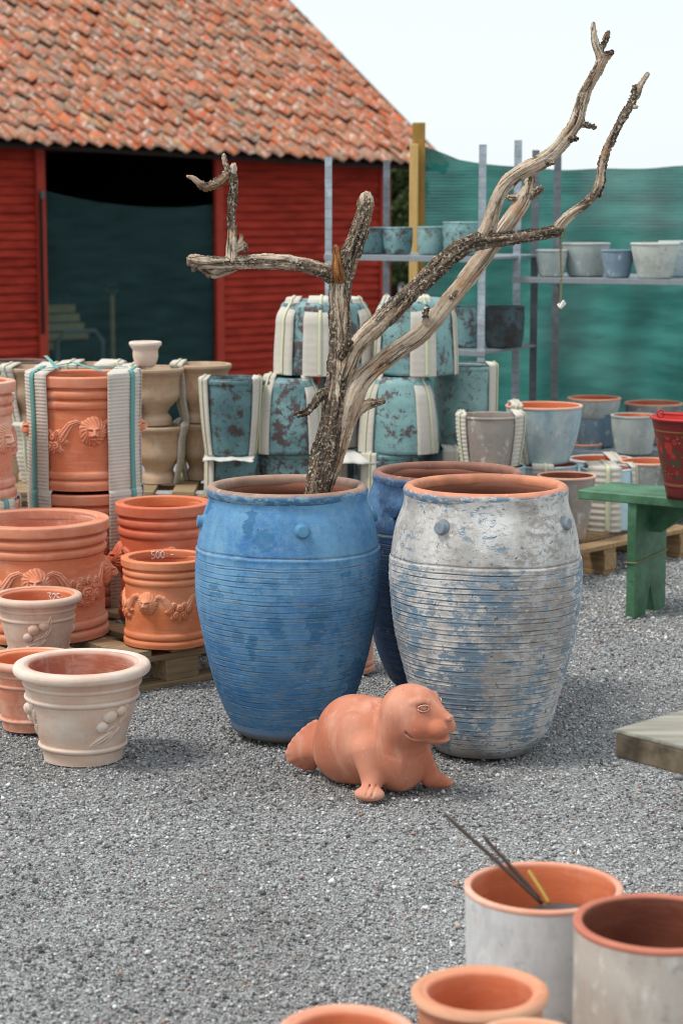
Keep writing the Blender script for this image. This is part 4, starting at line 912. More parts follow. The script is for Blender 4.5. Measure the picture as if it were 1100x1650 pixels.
# ================================================================== BIG JARS
KN = {'blue_glaze': plain('knob_blue', L(96,152,190), .6, .2, .3, 30), 'dark_blue_glaze': plain('knob_dark_blue', L(60,96,136), .6, .25, .3, 30), 'peeling_white_glaze': plain('knob_grey', L(150,160,170), .7, .3, .3, 40)}
def jar(label, cx, Y, prof_px, mat, matrim, yrim, ypitch0, ypitch1, ystep, knobs, seed, amp=1., soil=False, scale=None):
    o_z = 0.0; q = P(cx, yrim, Y); o = thing('jar', label, 'jar', (q[0], Y, o_z), 0, 'large ribbed glazed jars')
    pts = [(max(0., P(cx, y, Y)[2]), h*MPP(Y, P(cx,y,Y)[2])) for y, h in prof_px]; H = q[2]
    pts = sorted(pts); pts = [(0., pts[0][1]*.93)] + [p for p in pts if p[0] > .012]
    Hb = H-.02; zs = np.arange(0, Hb, .0016); r = spline(pts, xs=zs); zt, zb = P(cx, ypitch0, Y)[2], P(cx, ypitch1, Y)[2]; zstep = P(cx, ystep, Y)[2]
    pr = [(1e-4,0),(r[0]*.7,0),(r[0]*.9,.001)] + list(zip(r, zs+.003)); sp = len(pr); t = .034
    zi = np.linspace(Hb, .2, 30); ri = spline(pts, xs=zi)-.030; pr += list(zip(ri, zi)) + [(1e-4, .199)]
    rs = np.random.default_rng(seed); nr = 30; pit = (zt-zb)/nr; ph = rs.uniform(0,6.28,6); lines = zb+pit*np.arange(nr+1)+rs.normal(0,pit*.16,nr+1)
    def disp(th, Z, i):
        outer = (i < sp); zz = Z + .0022*np.sin(2*th+ph[0])+.0014*np.sin(3*th+ph[1]+Z*6)+.0007*np.sin(9*th+ph[2]+Z*50)
        d = np.zeros_like(zz); cav = np.zeros_like(zz)
        for l in lines:
            a = np.exp(-((zz-l)/.0014)**2)*np.clip(.62+.3*np.sin(th*3+l*310)+.25*np.sin(th*11+l*170), 0, 1); d -= .0024*a*amp; cav = np.maximum(cav, a)
            d += .0007*amp*np.exp(-((zz-l-.003)/.0025)**2)
        d += .0018/(1+np.exp(np.clip((zz-zstep)/.0015,-40,40))) + .0018*np.exp(-((zz-zstep+.005)/.006)**2); a = np.exp(-((zz-zstep-.003)/.003)**2); d -= .003*a; cav = np.maximum(cav, a*.7)
        d += .0022*(np.sin(2*th+ph[3]+Z*2)+.5*np.sin(3*th+ph[4]-Z*5)+.3*np.sin(7*th+Z*21+ph[5]))
        return d*outer, cav*outer
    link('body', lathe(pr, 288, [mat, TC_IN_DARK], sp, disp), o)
    rr = prof_px[0][1]*MPP(Y, H); bd = .0155
    pp = np.array([(0,-.022),(.0005,-.014),(-.004,-.006),(-.011,-.001),(-.018,.0),(-.026,-.0025),(-.032,-.009),(-.034,-.020),(-.03,-.034),(-.012,-.038),(-.004,-.032)]); npp = len(pp); pm = []
    for k in range(npp):
        for t_ in (0, .33, .66):
            a_, b_, c_, d_ = (pp[(k+q_) % npp] for q_ in (-1,0,1,2)); pm.append(tuple(.5*((2*b_)+(-a_+c_)*t_+(2*a_-5*b_+4*c_-d_)*t_*t_+(-a_+3*b_-3*c_+d_)*t_**3)))
    pm = [(rr+x_, H+z_) for x_, z_ in pm]; pm.append(pm[0])
    matrim = rimmat(matrim[0], matrim[1], matrim[2], H-.013, H-.005, rr-.022, matrim[3] if len(matrim) > 3 else None)
    link('rim', lathe(pm, 160, [matrim], None, lambda th, z, i: (.0016*(np.sin(2*th+seed)+.7*np.sin(3*th+2*seed)+.5*np.sin(7*th)), None), 'rim'), o)
    for k, (yy, dg) in enumerate(knobs):
        z = P(cx, yy, Y)[2]; r0 = float(spline(pts, xs=np.array([z]))[0]); mb = MB(); a = R(dg)
        d = Vector((math.sin(a), -math.cos(a), .12)).normalized(); p = Vector((r0*math.sin(a), -r0*math.cos(a), z))
        mb.tube([p-d*.012, p+d*.0, p+d*.003, p+d*.005, p+d*.016, p+d*.0178, p+d*.0188, p+d*.0190, p+d*.0193], [.028,.024,.0205,.0190,.0182,.0176,.0165,.0145,.002], 24); mb.build('knob', KN[mat.name], o, True)
    if soil: pass
    return o, pts, H, rr
Rm1 = ('blue_jar_rim', L(172,138,120), L(62,108,142))
J1 = [(790,130),(804,127),(826,134),(850,140),(877,145),(918,147),(963,145),(1010,137),(1058,127),(1106,113),(1154,93),(1176,80),(1186,72)]
jb, ptsb, Hb_, rb1 = jar('bright blue ribbed jar holding the dead branch', 463, 6.6, J1, G_BLUE, Rm1, 780, 890, 1152, 879, [(836,11),(836,101),(836,191),(836,-79)], 3)
J2 = [(785,133),(806,132),(844,144),(885,151),(920,154),(965,151),(1016,144),(1068,131),(1120,117),(1172,101),(1200,87),(1208,80)]
jar('white peeling ribbed jar with terracotta rim, right of the seal', 783, 6.42, J2, G_WHITE, ('white_jar_rim', L(220,146,112), L(110,134,158), L(150,148,146)), 779, 903, 1188, 893, [(833,-33),(833,57),(833,147),(833,237)], 9, 2.1)
k_ = .93; J3 = [(y_, h_*1.0) for y_, h_ in [(762,122),(778,120),(800,128),(822,133),(848,137),(886,139),(928,137),(972,130),(1016,120),(1060,106),(1092,90),(1112,74)]]
jar('dark blue ribbed jar standing behind the other two jars', 721, 7.03, J3, G_DARK, ('dark_jar_rim', L(150,104,88), L(72,104,140)), 757, 862, 1098, 850, [(812,-40),(812,50),(812,140),(812,230)], 14)

# ================================================================== DEAD BRANCH
def branchwood():
    m = N('weathered_branch', .8, .25); fl = m.attr('flow', 'Vector'); bk = m.attr('bark')
    bare = m.mix(m.ramp(m.noise(60, 8, .72, None, 0, fl), [(.36,0.),(.62,1.)]), L(158,134,110), L(216,200,180))
    bare = m.mix(m.ramp(m.noise(12, 5, .6), [(.5,0.),(.66,.7)]), bare, L(186,138,96))
    bare = m.mix(m.ramp(m.noise(24, 8, .75, None, 0, fl), [(.58,0.),(.64,.85)]), bare, L(104,84,68))
    bare = m.mix(m.ramp(m.noise(75, 6, .75), [(.6,0.),(.65,.75)]), bare, L(80,64,52))
    dark = m.mix(m.ramp(m.noise(70, 9, .75, None, 0, fl), [(.4,0.),(.58,1.)]), L(44,36,32), L(122,102,86))
    dark = m.mix(m.ramp(m.noise(95, 7, .75), [(.54,0.),(.58,.95)]), dark, L(196,188,168))
    dark = m.mix(m.ramp(m.noise(18, 7, .7, None, 0, fl), [(.56,0.),(.64,.8)]), dark, L(158,124,92))
    f = m.math('ADD', bk, m.math('MULTIPLY', m.math('SUBTRACT', m.noise(20, 8, .75, None, 0, fl), .5), 2.4))
    c = m.mix(m.ramp(f, [(.42,0.),(.56,1.)]), bare, dark)
    crack = m.ramp(m.noise(34, 3, .5, (1,1,.3), .3, fl), [(.485,0.),(.5,1.),(.515,0.)])
    c = m.mix(m.math('MULTIPLY', crack, .85), c, L(34,28,24)); c = m.mix(m.ramp(m.attr('orange'), [(.3,0.),(.7,1.)]), c, m.mix(m.ramp(m.noise(80,6,.7,None,0,fl),[(.4,0.),(.6,1.)]), L(84,48,24), L(190,130,76)))
    m.col(c); m.bump(m.noise(90, 6, .7), .7, .004); m.bump(m.noise(45, 6, .65, None, 0, fl), .7, .005); m.bump(m.math('MULTIPLY', crack, -1.), .8, .004); return m.m
Y0 = 6.6
BR = [  # (px, py, radius px, depth offset m, bark 0..1)
 [(500,860,21,.0,1),(508,815,21,.0,1),(516,770,22,.0,1),(524,730,22,0,.9),(533,690,21,0,.8),(541,640,20,0,.6),(545,590,19,0,.5),(547,540,18,0,.4),(547,490,18,0,.4),(550,450,19,0,.6),(562,418,16,0,.95),(575,385,15.5,.0,1),(584,355,14,.0,1),(589,334,12.5,0,.7),(590,320,10,0,.2)],
 [(586,328,5,-.01,.1),(584,313,3,-.01,0)],[(593,330,5,0,.1),(595,311,3,0,.1)],[(590,328,5,.01,.0),(590,309,2.5,.01,0)],
 [(550,452,15,0,.7),(530,440,12.5,-.01,.6),(508,432,12,-.02,.5),(480,425,12,-.03,.45),(450,422,12,-.04,.4),(420,422,11.5,-.05,.4),(390,423,11,-.06,.4),(355,424,10.5,-.07,.4),(325,423,10,-.08,.4),(308,420,8,-.085,.5)],
 [(376,430,8,-.05,.2),(360,436,7,-.04,.2),(345,441,6.5,-.04,.2),(330,434,5,-.05,.4),(320,427,4,-.06,.4)],
 [(338,440,3,-.04,.6),(337,447,2,-.04,.8)],[(316,425,3.5,-.09,.4),(311,438,2,-.09,.5)],
 [(373,422,10,-.065,.0),(373,408,8.5,-.06,.0),(374,390,7.5,-.06,.2),(374,370,6.3,-.055,.6),(373,340,6.3,-.05,1),(376,300,6.5,-.05,.9),(374,285,6.2,-.05,.7),(368,276,5.5,-.05,.6),(363,262,3.3,-.05,.3),(361,249,2,-.05,.1)],
 [(374,283,5,-.05,.4),(377,272,3.3,-.055,.2),(376,264,2,-.055,.2)],
 [(369,277,5.5,-.05,.6),(356,291,6.3,-.06,.8),(343,298,6.2,-.07,.8),(331,301,5.5,-.08,.8),(322,296,4,-.085,.3),(313,288,3.6,-.09,.0),(302,284,2,-.1,.0)],
 [(376,403,6,-.06,0),(386,399,5.5,-.06,.1),(392,396,5,-.06,.4),(395,401,3.8,-.06,.6)],[(386,397,4,-.06,.1),(388,388,3,-.06,.1),(389,378,2.2,-.06,.3)],
 [(546,446,10,-.03,.3),(543,430,8,-.045,0),(542,412,6,-.05,0),(541,396,3,-.052,0)],
 [(550,612,14,0,.5),(558,592,17,-.01,.3),(573,560,16,-.02,.2),(598,532,16.5,-.03,.25),(630,503,16,-.04,.4),(660,473,15.5,-.05,.6),(690,445,14.5,-.06,.8),(715,420,14.5,-.07,.9),(745,398,15,-.08,.9),(772,388,14.5,-.08,.9),(795,387,11.5,-.08,.9),(830,383,9.8,-.085,.9),(865,378,8.8,-.09,.95),(893,373,9,-.09,.8),(900,369,8,-.09,.5)],
 [(897,370,7.5,-.09,.3),(908,356,7.5,-.095,.0),(922,343,7.3,-.1,.2),(940,331,7,-.1,.4),(956,313,6.8,-.105,.4),(966,297,6.8,-.11,.3),(969,272,6.2,-.11,.4),(975,247,6,-.115,.4),(986,222,5.8,-.12,.5),(999,196,5.5,-.12,.5),(1012,174,5.3,-.12,.6),(1021,156,4.8,-.12,.7),(1031,136,4,-.12,.2),(1044,117,2.8,-.12,.0)],
 [(1023,152,4,-.12,.8),(1021,138,2.6,-.12,.8)],[(969,270,4,-.11,.5),(966,255,2,-.11,.5)],[(1017,172,3.5,-.12,.3),(1026,172,2,-.13,.2)],[(963,307,4,-.1,.8),(967,315,3,-.1,.9)],
 [(776,390,11,-.08,.7),(786,368,11.5,-.08,.2),(794,342,11.2,-.08,.1),(804,314,11.5,-.09,.2),(822,290,12,-.09,.25),(846,274,12,-.1,.3),(873,260,12,-.1,.4),(896,241,11.5,-.11,.3),(914,218,11,-.11,.3),(928,195,10.5,-.12,.3),(935,170,9.5,-.12,.4),(942,148,8.8,-.12,.3),(955,125,8,-.125,.3),(966,105,8,-.13,.4),(971,95,7,-.13,.3),(979,88,4,-.13,.4),(986,83,2,-.135,.4)],
 [(969,98,6,-.13,.3),(963,84,5.2,-.13,.0),(958,68,4.8,-.13,.0),(956,50,3.8,-.13,.0),(955,37,3,-.13,.0)],
 [(965,88,4.2,-.13,.3),(971,72,3.8,-.12,.6),(979,51,3.4,-.12,.7)],[(934,198,6,-.12,.3),(946,202,3.6,-.125,.6),(958,205,2.8,-.13,.7)],[(918,224,5,-.12,.5),(930,223,2.6,-.14,.8)],[(884,262,4,-.12,.5),(893,263,2.4,-.14,.6)],
 [(515,800,10,.04,.5),(530,765,13,.03,.3),(543,725,16,.02,.15),(553,690,18,.01,.05),(563,655,20,.0,0),(574,625,19,.0,.0),(592,602,17,.01,.0),(615,583,15.5,.02,.0),(645,560,15,.03,.05),(672,542,15,.035,.0),(700,513,14.5,.04,.05),(725,482,14.5,.045,.1),(752,448,14.5,.05,.15),(778,415,14,.05,.2),(802,383,13.5,.05,.0),(822,355,13.5,.05,.0),(838,332,12.5,.05,.0),(848,312,10,.05,.05),(852,296,7,.05,.1),(855,284,5,.05,.5)],
 [(844,322,8,.05,.1),(858,312,6,.04,.3),(872,303,4.3,.03,.5)],[(840,322,6,.05,.1),(829,318,4,.05,.3),(819,319,4,.05,.3)],
 [(538,628,9,0,.6),(519,634,6.5,-.02,.8),(508,648,6,-.03,.9),(494,663,5.5,-.035,.9),(477,668,4.2,-.04,.8)],
 [(574,662,11,0,.0),(590,653,6.5,-.01,.3),(604,649,5,-.015,.5),(617,647,4.3,-.02,.5)],
 [(549,572,8,-.03,.6),(556,562,6,-.05,.7),(563,550,4.8,-.065,.7)],[(688,522,6,.02,.1),(684,508,3.5,.01,.5),(689,497,2,.0,.6)],[(735,470,5,.03,.5),(726,480,7,.03,.6)],
 [(848,298,5,.05,.5),(858,290,2.6,.05,.8)],[(812,390,4,.04,.2),(812,372,6,.04,.2)],
]
def build_branch():
    segs = []
    for bi, b in enumerate(BR):
        s = 0; pr = None
        pts = [(P(x, y, Y0+d), max(r*.88*MPP(Y0+d, P(x,y,Y0+d)[2]), .0038), bk) for x, y, r, d, bk in b]
        # subdivide with a Catmull-Rom so the limbs bend instead of kinking
        K = [pts[0]]+pts+[pts[-1]]; fine = []
        for i in range(1, len(K)-2):
            for t in (0,.34,.67):
                f = lambda a,b_,c,d: .5*((2*b_)+(-a+c)*t+(2*a-5*b_+4*c-d)*t*t+(-a+3*b_-3*c+d)*t**3)
                fine.append((f(K[i-1][0],K[i][0],K[i+1][0],K[i+2][0]), K[i][1]*(1-t)+K[i+1][1]*t, K[i][2]*(1-t)+K[i+1][2]*t))
        fine.append(pts[-1])
        for a, b_ in zip(fine[:-1], fine[1:]):
            segs.append((a[0], b_[0], a[1]*(1+rng.normal(0,.035)), b_[1], s, bi, a[2], b_[2])); s += np.linalg.norm(b_[0]-a[0])
    h = .0042; allp = np.array([q for sg in segs for q in sg[:2]]); lo = allp.min(0)-.07; hi = allp.max(0)+.07
    nn = np.ceil((hi-lo)/h).astype(int)+1; g = np.full(nn, .06, np.float32)
    for a, b, r0, r1, *_ in segs:
        m0 = np.maximum(((np.minimum(a,b)-max(r0,r1)-.035-lo)/h).astype(int), 0); m1 = np.minimum(((np.maximum(a,b)+max(r0,r1)+.035-lo)/h).astype(int)+1, nn)
        ax = [lo[i]+h*np.arange(m0[i], m1[i]) for i in range(3)]; X, Y, Z = np.meshgrid(*ax, indexing='ij', sparse=True)
        d = b-a; L2 = d@d+1e-12; t = np.clip(((X-a[0])*d[0]+(Y-a[1])*d[1]+(Z-a[2])*d[2])/L2, 0, 1)
        dist = np.sqrt((X-a[0]-d[0]*t)**2+(Y-a[1]-d[1]*t)**2+(Z-a[2]-d[2]*t)**2)-(r0+(r1-r0)*t)
        sl = tuple(slice(m0[i], m1[i]) for i in range(3)); o = g[sl]; k = .008; hh = np.clip(.5+.5*(o-dist)/k, 0, 1)
        g[sl] = o*(1-hh)+dist*hh-k*hh*(1-hh)
    V, Fq = surfnets(g, lo, h); n = len(V)
    best = np.full(n, 9.); flow = np.zeros((n,3)); bark = np.zeros(n); orange = np.zeros(n); disp = np.zeros((n,3))
    for a, b, r0, r1, s, bi, k0, k1 in segs:
        d = b-a; Ld = np.linalg.norm(d)+1e-9; u = d/Ld; rel = V-a; t = np.clip(rel@u/Ld, 0, 1); off = rel-np.outer(t*Ld, u); dist = np.linalg.norm(off, axis=1)-(r0+(r1-r0)*t)
        mk = dist < best; e1 = np.cross(u, (0,1,0)); e1 /= np.linalg.norm(e1)+1e-9; e2 = np.cross(u, e1)
        best = np.where(mk, dist, best); fl = np.stack([off@e1, off@e2, (s+t*Ld)*.16+bi*3.7], -1); flow[mk] = fl[mk]; bark = np.where(mk, .13+k0+(k1-k0)*t, bark); orange = np.where(mk, float(bi == 13), orange)
        ur = off/(np.linalg.norm(off, axis=1)[:,None]+1e-9); disp[mk] = ur[mk]
    ang = np.arctan2(flow[:,1], flow[:,0]); sz = flow[:,2]*6
    amp = .0021*np.clip(.45+bark, 0, 1.1)
    am = amp*(np.sin(ang*5+sz*9)+.9*np.sin(ang*14+sz*17+np.sin(sz*40))*.6+.8*np.sin(ang*9-sz*21+1)+.9*np.sin(ang*2+sz*33)*np.sin(sz*57)) + .0011*rng.normal(size=n)*(.2+bark)
    V = V + disp*am[:,None]
    o0 = P(508, 860, Y0); o = thing('dead_branch', 'bleached dead tree branch standing upright in the bright blue jar', 'branch', tuple(o0))
    link('limbs', mesh('limbs', V-o0, Fq, branchwood(), True, None, {'flow': flow, 'bark': bark, 'orange': orange}), o)
build_branch()
# hanging charm
q0 = P(900, 379, 6.51); q1 = P(902, 487, 6.51); ch = thing('hanging_charm', 'white shell tied to a thin twine under the branch', 'ornament', tuple(q1))
TW = plain('twine', L(150,134,96), .9); mb = MB(); Lc = q0[2]-q1[2]
for ph in (0, math.pi): mb.tube([( .0022*math.cos(z*240+ph)+.002*math.sin(z*25), .0022*math.sin(z*240+ph), z) for z in np.linspace(0, Lc+.01, 120)], .0017, 5)
mb.tube([(.012*math.cos(a), .0, Lc+.012+.022*math.sin(a)) for a in np.linspace(0,2*math.pi,14)], .002, 5); mb.tube([(0,0,0),(-.004,0,-.012),(-.008,.002,-.026)], .0018, 5); mb.tube([(0,0,0),(.002,0,-.014),(.004,.002,-.024)], .0016, 5)
mb.build('twine', TW, ch, True)
V = rng.normal(size=(11,3)); V /= np.linalg.norm(V,axis=1)[:,None]; import bmesh
bm = bmesh.new(); [bm.verts.new((v[0]*.016+.003, v[1]*.010, v[2]*.018-.004)) for v in V]; bmesh.ops.convex_hull(bm, input=bm.verts); me = bpy.data.meshes.new('shell'); bm.to_mesh(me); bm.free(); me.materials.append(plain('shell_white', L(232,230,224), .5)); link('shell', me, ch)

# ================================================================== SEAL
def build_seal():
    def S(px, py, Y): return P(px, py, Y)
    h = .0028; lo = np.array([-.22, 5.68, -.008]); hi = np.array([.36, 6.32, .36]); nn = np.ceil((hi-lo)/h).astype(int)
    ax = [lo[i]+h*np.arange(nn[i]) for i in range(3)]; X, Y, Z = np.meshgrid(*ax, indexing='ij', sparse=True)
    g = None
    def ell(c, r, yaw=0, pit=0):
        cy, sy = math.cos(yaw), math.sin(yaw); x, y, z = X-c[0], Y-c[1], Z-c[2]; u = x*cy+y*sy; v = -x*sy+y*cy
        cq, sq = math.cos(pit), math.sin(pit); u2 = u*cq+z*sq; w_ = -u*sq+z*cq
        k0 = np.sqrt((u2/r[0])**2+(v/r[1])**2+(w_/r[2])**2); k1 = np.sqrt((u2/r[0]**2)**2+(v/r[1]**2)**2+(w_/r[2]**2)**2)+1e-9; return k0*(k0-1)/k1
    def cap(a, b, r0, r1):
        a = np.array(a); b = np.array(b); d = b-a; t = np.clip(((X-a[0])*d[0]+(Y-a[1])*d[1]+(Z-a[2])*d[2])/(d@d), 0, 1)
        return np.sqrt((X-a[0]-d[0]*t)**2+(Y-a[1]-d[1]*t)**2+(Z-a[2]-d[2]*t)**2)-(r0+(r1-r0)*t)
    def U(a, b, k): q = np.clip(.5+.5*(a-b)/k, 0, 1); return a*(1-q)+b*q-k*q*(1-q)
    def D(a, b, k): q = np.clip(.5-.5*(a+b)/k, 0, 1); return a*(1-q)-b*q+k*q*(1-q)
    yw = R(-30)
    rear = S(572, 1184, 6.06); g = ell((rear[0], 6.05, .124), (.120, .114, .134), yw, R(4))
    g = U(g, ell((rear[0]-.035, 6.08, .078), (.085,.085,.078), yw), .04)
    mid = S(610, 1190, 5.99); g = U(g, ell((mid[0], 5.995, .132), (.122,.098,.128), yw, R(6)), .04)
    ch = S(641, 1215, 5.95); g = U(g, ell((ch[0]+.006, 5.95, .108), (.084,.087,.112), yw), .035)
    hd = S(661, 1148, 5.90); HC = np.array([hd[0], 5.90, hd[2]]); g = U(g, ell(HC, (.090,.082,.083), yw), .022)
    # neck fullness
    g = U(g, ell((HC[0]-.015, 5.925, HC[2]-.055), (.078,.078,.06), yw), .03)
    f = np.array([math.cos(yw), math.sin(yw), 0]); l = np.array([-math.sin(yw), math.cos(yw), 0])     # forward / towards far side
    def H_(a, b, c): return HC + f*a + l*b + np.array([0,0,c])
    def on(a, b, c, k=1.):
        q = k/math.sqrt((a/.09)**2+(b/.082)**2+(c/.083)**2); return H_(a*q, b*q, c*q)
    g = U(g, ell(H_(.066,.0,-.036), (.058,.056,.042), yw), .022)
    g = U(g, cap(H_(.04,0,.034), H_(.108,0,-.002), .036, .020), .022)
    for s in (-1, 1): g = U(g, ell(H_(.099, s*.024, -.032), (.032,.029,.027), yw), .008)
    g = U(g, ell(H_(.082,0,-.064), (.042,.037,.017), yw), .008)
    g = U(g, ell(H_(.124,0,.000), (.012,.016,.010), yw), .006)
    EYES = []
    for s in (-1, 1):
        g = U(g, ell(H_(.040, s*.048, -.030), (.038,.028,.034), yw), .02)
        q0, q1, q2 = on(.036, s*.056, .044, .985), on(.056, s*.047, .050, .985), on(.074, s*.034, .047, .99)
        g = U(g, cap(q0, q1, .004, .0065), .016); g = U(g, cap(q1, q2, .0065, .004), .016)
        e = on(.066, s*.047, .031, 1.0); g = D(g, ell(e+(f*.7+l*s*.7)*.004, (.0165,.0155,.0105), yw), .010)
        out = (f*.72+l*s*.69); EYES.append((e+out*.001, out))
    mp = [H_(.026,-.072,-.040), H_(.040,-.068,-.052), H_(.060,-.060,-.060), H_(.085,-.050,-.060), H_(.110,-.034,-.055), H_(.130,0,-.052)]
    mp += [H_(.110,.034,-.055), H_(.085,.050,-.060), H_(.060,.060,-.060), H_(.040,.068,-.052)]
    for a, b in zip(mp[:-1], mp[1:]): g = D(g, cap(a, b, .0050, .0050), .005)
    g = D(g, cap(H_(.132,0,-.012), H_(.131,0,-.050), .0035, .0035), .006)
    for s in (-1, 1):
        g = D(g, ell(H_(.135, s*.006, .001), (.003,.003,.002), yw), .002)
    # flippers
    sh = S(590, 1205, 5.89); ft = S(598, 1280, 5.865)
    g = U(g, cap((sh[0]+.0, 5.915, .125), (ft[0]+.002, 5.885, .045), .042, .030), .028)
    g = U(g, cap((ft[0]+.004, 5.885, .05), (ft[0]-.003, 5.862, .022), .027, .024), .012)
    g = U(g, ell((ft[0]-.006, 5.845, .017), (.044,.034,.021), R(-14)), .012)
    for k in range(3):
        x = ft[0]-.028+.018*k; g = D(g, cap((x+.006, 5.850, .041), (x-.003, 5.822, .034), .0030, .0032), .003); g = D(g, cap((x-.003, 5.822, .034), (x-.008, 5.811, .018), .0032, .003), .003)
    sf = S(690, 1230, 5.97); tf = S(722, 1256, 5.95)
    g = U(g, cap((sf[0]-.03, 5.965, .10), (sf[0]+.012, 5.96, .035), .036, .026), .02)
    g = U(g, cap((sf[0]+.005, 5.96, .030), (tf[0]-.010, 5.97, .018), .025, .016), .014)
    g = U(g, ell((tf[0]-.025, 5.97, .015), (.04,.022,.015), R(-4)), .01)
    # tail: two flat lobes fanning back
    an = S(522, 1206, 6.10)
    for (x, y) in ((503,1238),(491,1235),(479,1230),(468,1223),(466,1213),(470,1203),(476,1194),(483,1186),(491,1178),(500,1171),(509,1166)):
        tp = S(x, y, 6.15); tp[2] = max(tp[2], .014); mdp = (an*.5+tp*.5)
        g = U(g, cap(an, tp, .019, .0125), .011)
    for k in range(3): g = U(g, cap(H_(-.06+.03*k, -.03, -.135+.004*k), H_(-.03+.03*k, -.045, -.138+.004*k), .012, .012), .02) if False else g
    # soft fold under the neck
    g = D(g, cap((ch[0]-.045, 5.865, .128), (ch[0]+.02, 5.85, .108), .0022, .0022), .012); g = D(g, cap((ch[0]+.02, 5.85, .108), (ch[0]+.075, 5.895, .125), .0022, .0022), .012)
    g = np.maximum(g, -Z+.001)
    g = g.astype(np.float32); V, Fq = surfnets(g, lo, h)
    o0 = np.array([ch[0], 5.95, 0]); o = thing('seal_statue', 'smooth terracotta seal pup statue lying on the gravel before the jars', 'statue', tuple(o0))
    link('seal_body', mesh('seal_body', V-o0, Fq, SEAL), o)
    for e, out in EYES:
        pr = [(1e-4,.0078),(.0016,.0078),(.0021,.0064),(.0036,.0062),(.0041,.0074),(.0062,.0069),(.0088,.0048),(.0102,.0010),(.0108,-.006)]
        me = lathe(pr, 32, SEAL, name='eye'); q = Vector(out).to_track_quat('Z', 'Y').to_matrix().to_4x4()
        me.transform(q @ Matrix.Diagonal((1.15, .78, 1, 1)).to_4x4()); ob = link('eye', me, o, tuple(e-o0))
        for sg in (1, -1):
            mb = MB(); mb.tube([q @ Vector((.0165*math.cos(a), sg*.0090*math.sin(a)**.9, .0062*math.sin(a)-.0015)) for a in np.linspace(.02, math.pi-.02, 15)], [.0008]+[.0021]*13+[.0008], 8)
            mb.build('eyelid', SEAL, ob, True)
build_seal()

# ================================================================== GREEN BENCH + BUCKET
zs_ = .512; tip = G(930, 789.5, zs_); ba = R(-34); bn = thing('green_bench', 'green painted plank bench with notched board legs at the right', 'bench', (tip[0], tip[1], 0), ba)
Lb, Wb, tb = 1.25, .31, .038
MB().box((Lb/2, Wb/2, zs_-tb/2), (Lb, Wb, tb), bev=.004).build('seat', GREEN, bn)
lt = .038; lw = .29
def bleg(x, s):
    mb = MB(); hz_ = zs_-tb-.001; poly = [(0,0),(.10,0),(.145,.12),(.19,0),(lw,0),(lw,hz_),(0,hz_)]
    n = len(poly); V = [(x, .01+a, z) for a, z in poly]+[(x+lt, .01+a, z) for a, z in poly]
    # split concave outline into convex pieces
    Fs = []; 
    for off, fl in ((0, False),(n, True)):
        for f in ((0,1,2,6),(2,3,4,5),(2,5,6)): Fs.append(tuple(off+i for i in (f if fl else f[::-1])))
    for i in range(n): j = (i+1) % n; Fs.append((i, j, j+n, i+n))
    mb.add(V, Fs); mb.build('leg', GREEN, bn); 
bleg(.225, 1); bleg(Lb-.225-lt, 1)
mb = MB(); xa = .225+lt+.001; zt_ = zs_-tb-.001
mb.prism([(xa, zt_), (xa, zt_-.13), (xa+.045, zt_-.13), (xa+.2, zt_-.02), (Lb-.225-lt-.2, zt_-.02), (Lb-.225-lt-.045, zt_-.13), (Lb-.226-lt, zt_-.13), (Lb-.226-lt, zt_)][::-1], .15, .172); mb.build('brace', GREEN, bn)
cordm = MB(); zc = .235
cordm.tube([(.221,.006,zc-.006),(.221,.303,zc+.01),(.267,.304,zc+.012),(.267,.1,zc),(.268,.005,zc-.004),(.221,.006,zc-.006)], .0025, 6); cordm.tube([(.268,.06,zc),(.277,.055,zc-.012)], .002, 5); cordm.tube([(.268,.07,zc),(.277,.078,zc-.01)], .002, 5)
tag(cordm.build('cord', TW, None, True, (tip[0], tip[1], 0), ba), 'thin brown cord knotted round the green bench leg', 'cord')
# bucket
def bucket_mat():
    m = N('red_enamel', .4, .5)
    c = m.mix(m.noise(6,5), L(92,28,28), L(124,36,34)); z = m.sep()
    # painted bouquets: petals from a voronoi laid over the bucket side
    v = m.n('ShaderNodeTexVoronoi'); v.inputs['Scale'].default_value = 34; m.put(v.inputs['Vector'], m.map((1,1,.8), loc=(.1,.2,.3)))
    band = m.math('MULTIPLY', m.ramp(z,[(.08,0.),(.095,1.)]), m.ramp(z,[(.25,1.),(.262,0.)]))
    leaf = m.math('MULTIPLY', m.math('MULTIPLY', m.ramp(v.outputs['Distance'],[(.50,1.),(.56,0.)]), m.ramp(m.noise(7,2),[(.40,0.),(.44,1.)])), band)
    c = m.mix(leaf, c, m.mix(m.ramp(m.sep(v.outputs['Color'],0),[(.4,0.),(.45,1.)]), L(58,66,48), L(154,46,40)))
    c = m.mix(m.math('MULTIPLY', m.math('MULTIPLY', m.ramp(m.vor(60),[(.14,1.),(.2,0.)]), m.ramp(m.noise(14,2),[(.5,0.),(.54,1.)])), band), c, L(190,150,84))
    for zz in (.062, .276): 
        d = m.math('ABSOLUTE', m.math('SUBTRACT', z, zz)); c = m.mix(m.ramp(d,[(.0022,1.),(.0032,0.)]), c, L(132,116,60))
    c = m.mix(m.ramp(m.noise(40,7,.75),[(.6,0.),(.66,.7)]), c, L(60,40,34))
    m.col(c); return m.m
BM = bucket_mat(); REDIN = plain('red_inside', L(196,52,50), .45)
Yb = 8.38; qb = P(1112, 797, Yb); bk = thing('bucket', 'red flower painted metal bucket standing on the green bench', 'bucket', (qb[0], Yb, zs_+.001))
Hbk = .325; r0, r1 = .096, .163; pr = [(1e-4,.004),(r0-.003,.004),(r0,0),(r0+.003,.02)] + [(r0+(r1-r0)*t, Hbk*t) for t in np.linspace(.08,1,30)]; sp = len(pr); pr += [(r1-.003,Hbk),(r0+.0,.012),(1e-4,.01)]
